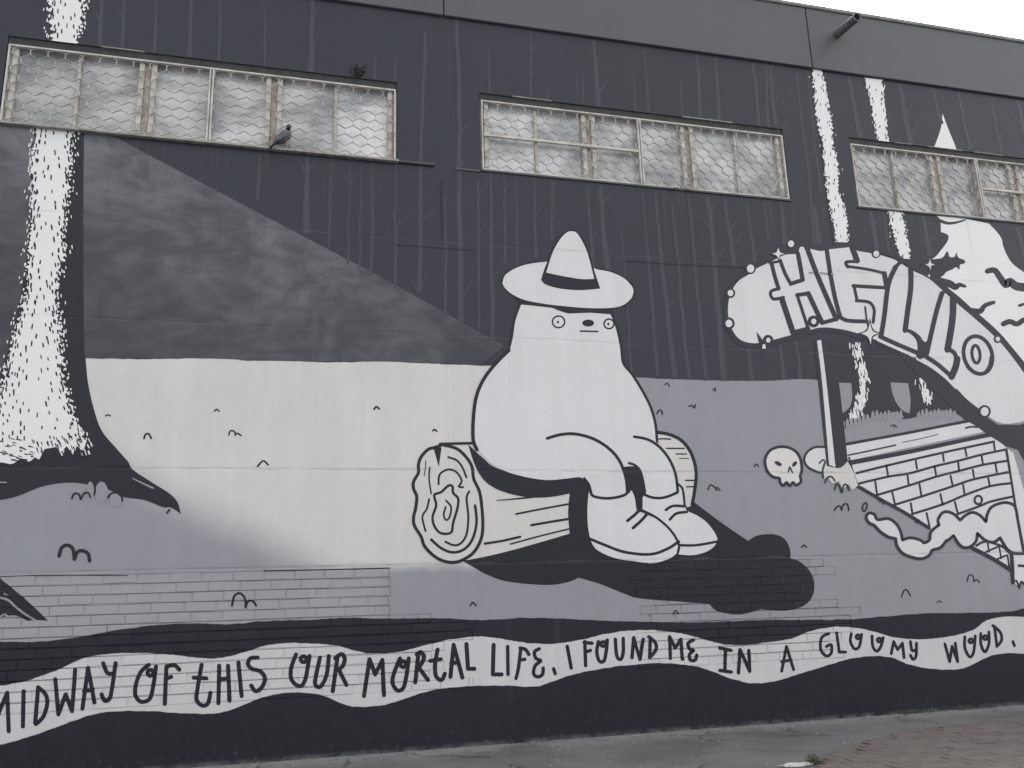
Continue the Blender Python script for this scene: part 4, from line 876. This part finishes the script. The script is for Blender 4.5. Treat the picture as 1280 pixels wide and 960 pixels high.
# ------------------------------------------------------------------ ground
def ground_mat():
    m, N, b = newmat('worn_asphalt'); p = N.pos(); q = N.xyz(p)
    a = N.noise(p, 1.1, 6, .62); c = N.noise(p, 34, 5, .7); d = N.noise(p, 150, 3, .6)
    col = N.mix(N.step(a, .3, .7), c4((.070, .069, .072)), c4((.120, .118, .120)))
    col = N.mix(N.math('MULTIPLY', N.step(c, .52, .72), .45), col, c4((.21, .205, .20)))
    col = N.mix(N.math('MULTIPLY', N.step(d, .60, .72), .5), col, c4((.04, .04, .042)))
    yy = N.math('ADD', q[1], N.math('MULTIPLY', N.math('SUBTRACT', N.noise(p, 2.4, 4), .5), .5))
    dust = N.math('MULTIPLY', N.step(yy, -.55, -.02), N.step(N.noise(p, 7, 5, .7), .25, .6))
    col = N.mix(N.math('MULTIPLY', dust, .75), col, c4((.215, .215, .21)))
    vo = N.n('TexVoronoi', feature='DISTANCE_TO_EDGE'); vo.inputs['Scale'].default_value = .75
    pw = N.n('VectorMath', operation='ADD'); N.put(pw.inputs[0], p); nz_ = N.n('TexNoise'); nz_.inputs['Scale'].default_value = 2.2; nz_.inputs['Detail'].default_value = 6; N.put(nz_.inputs['Vector'], p); N.put(pw.inputs[1], N.scale(nz_.outputs['Color'], (.7, .7, 0)))
    N.put(vo.inputs['Vector'], pw.outputs[0])
    crk = N.math('MULTIPLY', N.step(vo.outputs['Distance'], .004, .014, 1, 0), N.step(N.noise(p, .9, 3), .42, .6))
    col = N.mix(N.math('MULTIPLY', crk, .8), col, c4((.025, .025, .026)))
    col = N.mix(N.math('MULTIPLY', N.step(N.noise(p, .7, 4, .6, .8), .55, .75), .5), col, c4((.055, .055, .058)))
    N.put(b.inputs['Base Color'], col); b.inputs['Roughness'].default_value = .85
    bu = N.n('Bump'); bu.inputs['Strength'].default_value = .6; bu.inputs['Distance'].default_value = .012
    N.put(bu.inputs['Height'], N.math('ADD', c, N.math('MULTIPLY', d, .6))); N.put(b.inputs['Normal'], bu.outputs[0])
    return m
M['asphalt'] = ground_mat()
bm = bmesh.new(); quad(bm, (-400, -400, 0), (400, -400, 0), (400, 400, 0), (-400, 400, 0))
gr = obj('ground', bm, M['asphalt']); tag(gr, kind='structure')
def brickpave_mat(nm, c1, c2):
    m, N, b = newmat(nm); p = N.pos(); oi = N.n('ObjectInfo')
    col = N.mix(oi.outputs['Random'], c4(c1), c4(c2))
    col = N.mix(N.math('MULTIPLY', N.step(N.noise(p, 3, 5, .6), .4, .7), .5), col, c4((.105, .095, .088)))
    col = N.mix(N.math('MULTIPLY', N.step(N.noise(p, 45, 5, .7), .45, .68), .65), col, c4((.060, .054, .052)))
    N.put(b.inputs['Base Color'], col); b.inputs['Roughness'].default_value = .85
    bu = N.n('Bump'); bu.inputs['Strength'].default_value = .5; bu.inputs['Distance'].default_value = .006
    N.put(bu.inputs['Height'], N.noise(p, 60, 4)); N.put(b.inputs['Normal'], bu.outputs[0])
    return m
M['pave'] = brickpave_mat('weathered_red_brown_paver', (.084, .068, .063), (.112, .093, .087))
M['sand'] = rough_mat('sandy_joint_soil', (.07, .062, .056), (.12, .108, .096), 14, .95)
edge = [G(*p) for p in ((985,985),(1000,970),(1012,960),(1030,947),(1060,933),(1100,922),(1150,912),(1200,906),(1280,901),(1400,897))]
es = smooth([(x, y) for x, y in edge], False, 5)
poly = es + [(es[-1][0] + 2, es[-1][1] + .05), (es[-1][0] + 2, -3.4), (es[0][0], -3.4)]
bm = bmesh.new(); f = bm.faces.new([bm.verts.new((x, y, .004)) for x, y in poly]); bmesh.ops.triangulate(bm, faces=[f])
pv = obj('paving', bm, M['sand']); tag(pv, kind='structure')
def inside(x, y):
    c = False
    for i in range(len(poly)):
        (xa, ya), (xb, yb) = poly[i], poly[i - 1]
        if (ya > y) != (yb > y) and x < (xb - xa) * (y - ya) / (yb - ya) + xa: c = not c
    return c
def paver(w, d):
    bm = bmesh.new(); box(bm, -w/2, w/2, -d/2, d/2, -.03, .007); 
    me = bpy.data.meshes.new('paving_brick'); bmesh.ops.bevel(bm, geom=[e for e in bm.edges if all(v.co.z > 0 for v in e.verts)], offset=.0035, segments=1, affect='EDGES')
    bm.to_mesh(me); bm.free(); me.materials.append(M['pave']); return me
PM = [paver(.217, .104), paver(.215, .105), paver(.218, .103)]
cand = []
for j in range(40):
    y = -.72 - j * .108
    for i in range(60):
        x = 3.5 + i * .222 + (.111 if j % 2 else 0)
        if all(inside(x + u, y + v) for u, v in ((-.1, -.05), (.1, -.05), (.1, .05), (-.1, .05))):
            cand.append((x, y))
def inframe(x, y):
    v = Vector((x, y, .01)) - CAM; z = v.dot(CF); px = 640 + v.dot(CR) / z * FPX; py = 480 - v.dot(CU) / z * FPX
    return -40 < px < 1320 and py < 1000
cand = sorted((c for c in cand if inframe(*c)), key=lambda c: (Vector((c[0], c[1], 0)) - CAM).length)
rp = random.Random(3)
print('pavers', len(cand), 'bricks', len(BR))
for x, y in cand[:300]:
    o = bpy.data.objects.new('paving_brick', rp.choice(PM)); C.objects.link(o); o.parent = pv
    o.location = (x + rp.gauss(0, .002), y + rp.gauss(0, .002), .004 + rp.gauss(0, .0015)); o.rotation_euler = (rp.gauss(0, .008), rp.gauss(0, .008), rp.gauss(0, .008))
rest = cand[300:]
if rest:
    bm = bmesh.new()
    for x, y in rest: box(bm, x - .106, x + .106, y - .05, y + .05, -.02, .013 + rp.gauss(0, .0015))
    tag(obj('paving_brick', bm, M['pave'], pv), kind='stuff')
# spilt white paint on the asphalt
pc = G(999, 956); rq = random.Random(2)
M['spill'] = rough_mat('spilt_white_paint', (.30, .30, .30), (.55, .55, .54), 20, .7)
bm = bmesh.new(); f = bm.faces.new([bm.verts.new((pc[0] + math.cos(a) * .22 * rq.uniform(.55, 1.1), pc[1] + math.sin(a) * .07 * rq.uniform(.6, 1.2), .004)) for a in [2*math.pi*k/26 for k in range(26)]])
bmesh.ops.triangulate(bm, faces=[f]); tag(obj('paint_splash', bm, M['spill']), 'small white paint splash on asphalt beside the brick paving', 'paint splash')

# ------------------------------------------------------------------ small loose things
M['leaf'] = rough_mat('dusty_green_leaf', (.045, .06, .022), (.10, .115, .05), 30, .7)
M['dead'] = rough_mat('dry_dark_leaf', (.022, .024, .026), (.05, .05, .05), 30, .8)
def weed(name, loc, n, h, spread, mat, seed, label, cat, lean=0):
    rw = random.Random(seed); e = empty(name, loc); tag(e, label, cat)
    bs, bl = bmesh.new(), bmesh.new()
    for k in range(n):
        a = rw.uniform(0, 2*math.pi); hh = h * rw.uniform(.5, 1.1); sx_, sy_ = math.cos(a) * spread * rw.uniform(.3, 1), math.sin(a) * spread * .5 * rw.uniform(.3, 1) + lean
        pts = [Vector((sx_ * t ** 1.5, sy_ * t, hh * t - spread * .3 * t * t)) for t in (0, .35, .7, 1)]
        tube(bs, pts, [.003, .0025, .002, .001], 4)
        for t in range(9):
            u = rw.uniform(.25, 1); p = pts[min(3, int(u * 3 + .5))] + Vector((rw.gauss(0, .012), rw.gauss(0, .012), rw.gauss(0, .012)))
            d = Vector((rw.gauss(0, 1), rw.gauss(0, 1), rw.gauss(.2, .8))).normalized(); s_ = d.cross(Vector((rw.random(), rw.random(), rw.random()))).normalized()
            ll, ww = h * rw.uniform(.16, .3), h * rw.uniform(.05, .09)
            bl.faces.new([bl.verts.new(q) for q in (p, p + d*ll*.5 + s_*ww, p + d*ll, p + d*ll*.5 - s_*ww)])
    obj('stem', bs, mat, e); obj('foliage', bl, mat, e)
    return e
wx = W(448, 99)
weed('wall_weed', (wx[0], -.006, ZW1 + .002), 9, .15, .10, M['dead'], 4, 'dry dark weed sprouting from the window head above the pigeon', 'weed', -.03)
wx = W(850, 239)
weed('wall_weed', (wx[0], -.006, ZW0 - .0), 7, .035, .22, M['dead'], 8, 'low dry weed tuft on the sill of the window with a cross rail', 'weed', -.02)
gx = G(1019, 957)
weed('grass_clump', (gx[0], gx[1], .002), 14, .09, .09, M['leaf'], 6, 'small green grass clump at the rounded corner of the brick paving', 'grass clump')

# pigeon on the first sill, in front of the guard
px_, pz_ = W(358, 184, -.03)
pg = empty('pigeon', (px_, -.052, ZW0 + .0005)); tag(pg, 'blue grey pigeon perched on the window sill in front of the guard', 'pigeon')
def bird_mat():
    m, N, b = newmat('pigeon_feathers'); p = N.pos()
    t = N.n('TexCoord'); q = N.xyz(t.outputs['Object'])
    col = N.mix(N.step(N.noise(p, 40, 4), .3, .7), c4((.05, .056, .068)), c4((.10, .108, .122)))
    col = N.mix(N.step(q[2], .125, .17), col, c4((.045, .055, .07)))
    N.put(b.inputs['Base Color'], col); b.inputs['Roughness'].default_value = .6
    return m
M['bird'] = bird_mat(); M['birdleg'] = rough_mat('pink_bird_leg', (.30, .15, .13), (.40, .22, .18), 30, .6); M['beak'] = rough_mat('horn_beak', (.10, .095, .09), (.2, .19, .18), 30)
M['tail'] = rough_mat('dark_tail_feathers', (.025, .03, .04), (.06, .065, .08), 30, .6)
bm = bmesh.new()
spine = [((-.085, 0, .05), (.014, .010)), ((-.06, 0, .065), (.030, .026)), ((-.02, 0, .090), (.045, .046)), ((.02, 0, .120), (.043, .048)), ((.045, 0, .150), (.030, .036)), ((.055, 0, .178), (.021, .023)), ((.062, 0, .198), (.022, .023)), ((.072, 0, .212), (.017, .017)), ((.080, 0, .218), (.007, .007))]
tube(bm, [s_[0] for s_ in spine], [s_[1] for s_ in spine], 12)
bd = obj('body', bm, M['bird'], pg, True)
for sg in (-1, 1):
    bm = bmesh.new(); tube(bm, [(.035, sg*.040, .128), (.0, sg*.050, .108), (-.05, sg*.040, .078), (-.105, sg*.018, .045)], [(.006, .016), (.009, .032), (.008, .026), (.003, .006)], 8); obj('wing', bm, M['bird'], pg, True)
    bm = bmesh.new(); tube(bm, [(.008, sg*.018, .075), (.005, sg*.018, .03), (.010, sg*.018, .003)], [.007, .004, .004], 6)
    for a in (-.5, 0, .5): tube(bm, [(.010, sg*.018, .004), (.010 + .022*math.cos(a), sg*.018 + .022*math.sin(a), .003)], .0025, 4)
    obj('leg', bm, M['birdleg'], pg)
    bm = bmesh.new(); bmesh.ops.create_uvsphere(bm, u_segments=8, v_segments=6, radius=.0035, matrix=Matrix.Translation((.068, sg*.020, .204))); obj('eye', bm, M['beak'], pg)
bm = bmesh.new(); tube(bm, [(-.07, 0, .058), (-.105, 0, .036), (-.145, 0, .008)], [(.022, .008), (.026, .006), (.030, .003)], 8); obj('tail', bm, M['tail'], pg, True)
bm = bmesh.new(); tube(bm, [(.078, 0, .207), (.090, 0, .203), (.098, 0, .199)], [.006, .004, .001], 6); obj('beak', bm, M['beak'], pg, True)
pg.rotation_euler = (0, R(-14), R(8)); pg.scale = (1.12, 1.12, 1.12)

# dust, grit and dry grass collected along the foot of the wall
M['grit'] = rough_mat('grey_grit', (.10, .098, .095), (.30, .295, .28), 60, .9)
M['straw'] = rough_mat('dry_grass', (.075, .07, .05), (.15, .14, .105), 40, .9)
rk = random.Random(12); v_, f_ = [], []
for k in range(2600):
    x = rk.uniform(-4, 11); y = -abs(rk.gauss(0, .16)) - .006 if rk.random() < .6 else -rk.uniform(.05, 2.6)
    s_ = rk.uniform(.003, .009) * (1.8 if rk.random() < .06 else 1); a = rk.uniform(0, 6.28)
    if inside(x, y): continue
    i0 = len(v_)
    v_ += [(x + s_*math.cos(a + t)*rk.uniform(.7, 1.3), y + s_*math.sin(a + t)*rk.uniform(.7, 1.3), 0) for t in (0, 1.57, 3.14, 4.71)] + [(x, y, s_ * rk.uniform(.5, 1.0))]
    f_ += [(i0 + t, i0 + (t + 1) % 4, i0 + 4) for t in range(4)]
tag(fast('grit', v_, f_, M['grit']), 'loose grey grit scattered on the asphalt along the wall', 'grit', kind='stuff')
v_, f_ = [], []
for k in range(900):
    x = rk.choice((rk.uniform(4.5, 9), rk.uniform(5.2, 7.4), rk.uniform(-3, 9))); x += 0
    if math.sin(x * 7.3) + math.sin(x * 2.9 + 1) < .35: continue
    y = -abs(rk.gauss(0, .025)) - .004; h = rk.uniform(.015, .06); dx, dy = rk.gauss(0, .02), -abs(rk.gauss(0, .025)); w = .0022
    i0 = len(v_); v_ += [(x - w, y, 0), (x + w, y, 0), (x + dx*.5 + w*.7, y + dy*.4, h*.65), (x + dx, y + dy, h)]
    f_ += [(i0, i0 + 1, i0 + 2), (i0, i0 + 2, i0 + 3)]
tag(fast('dry_grass', v_, f_, M['straw']), 'short dry grass growing along the foot of the wall', 'grass', kind='stuff')
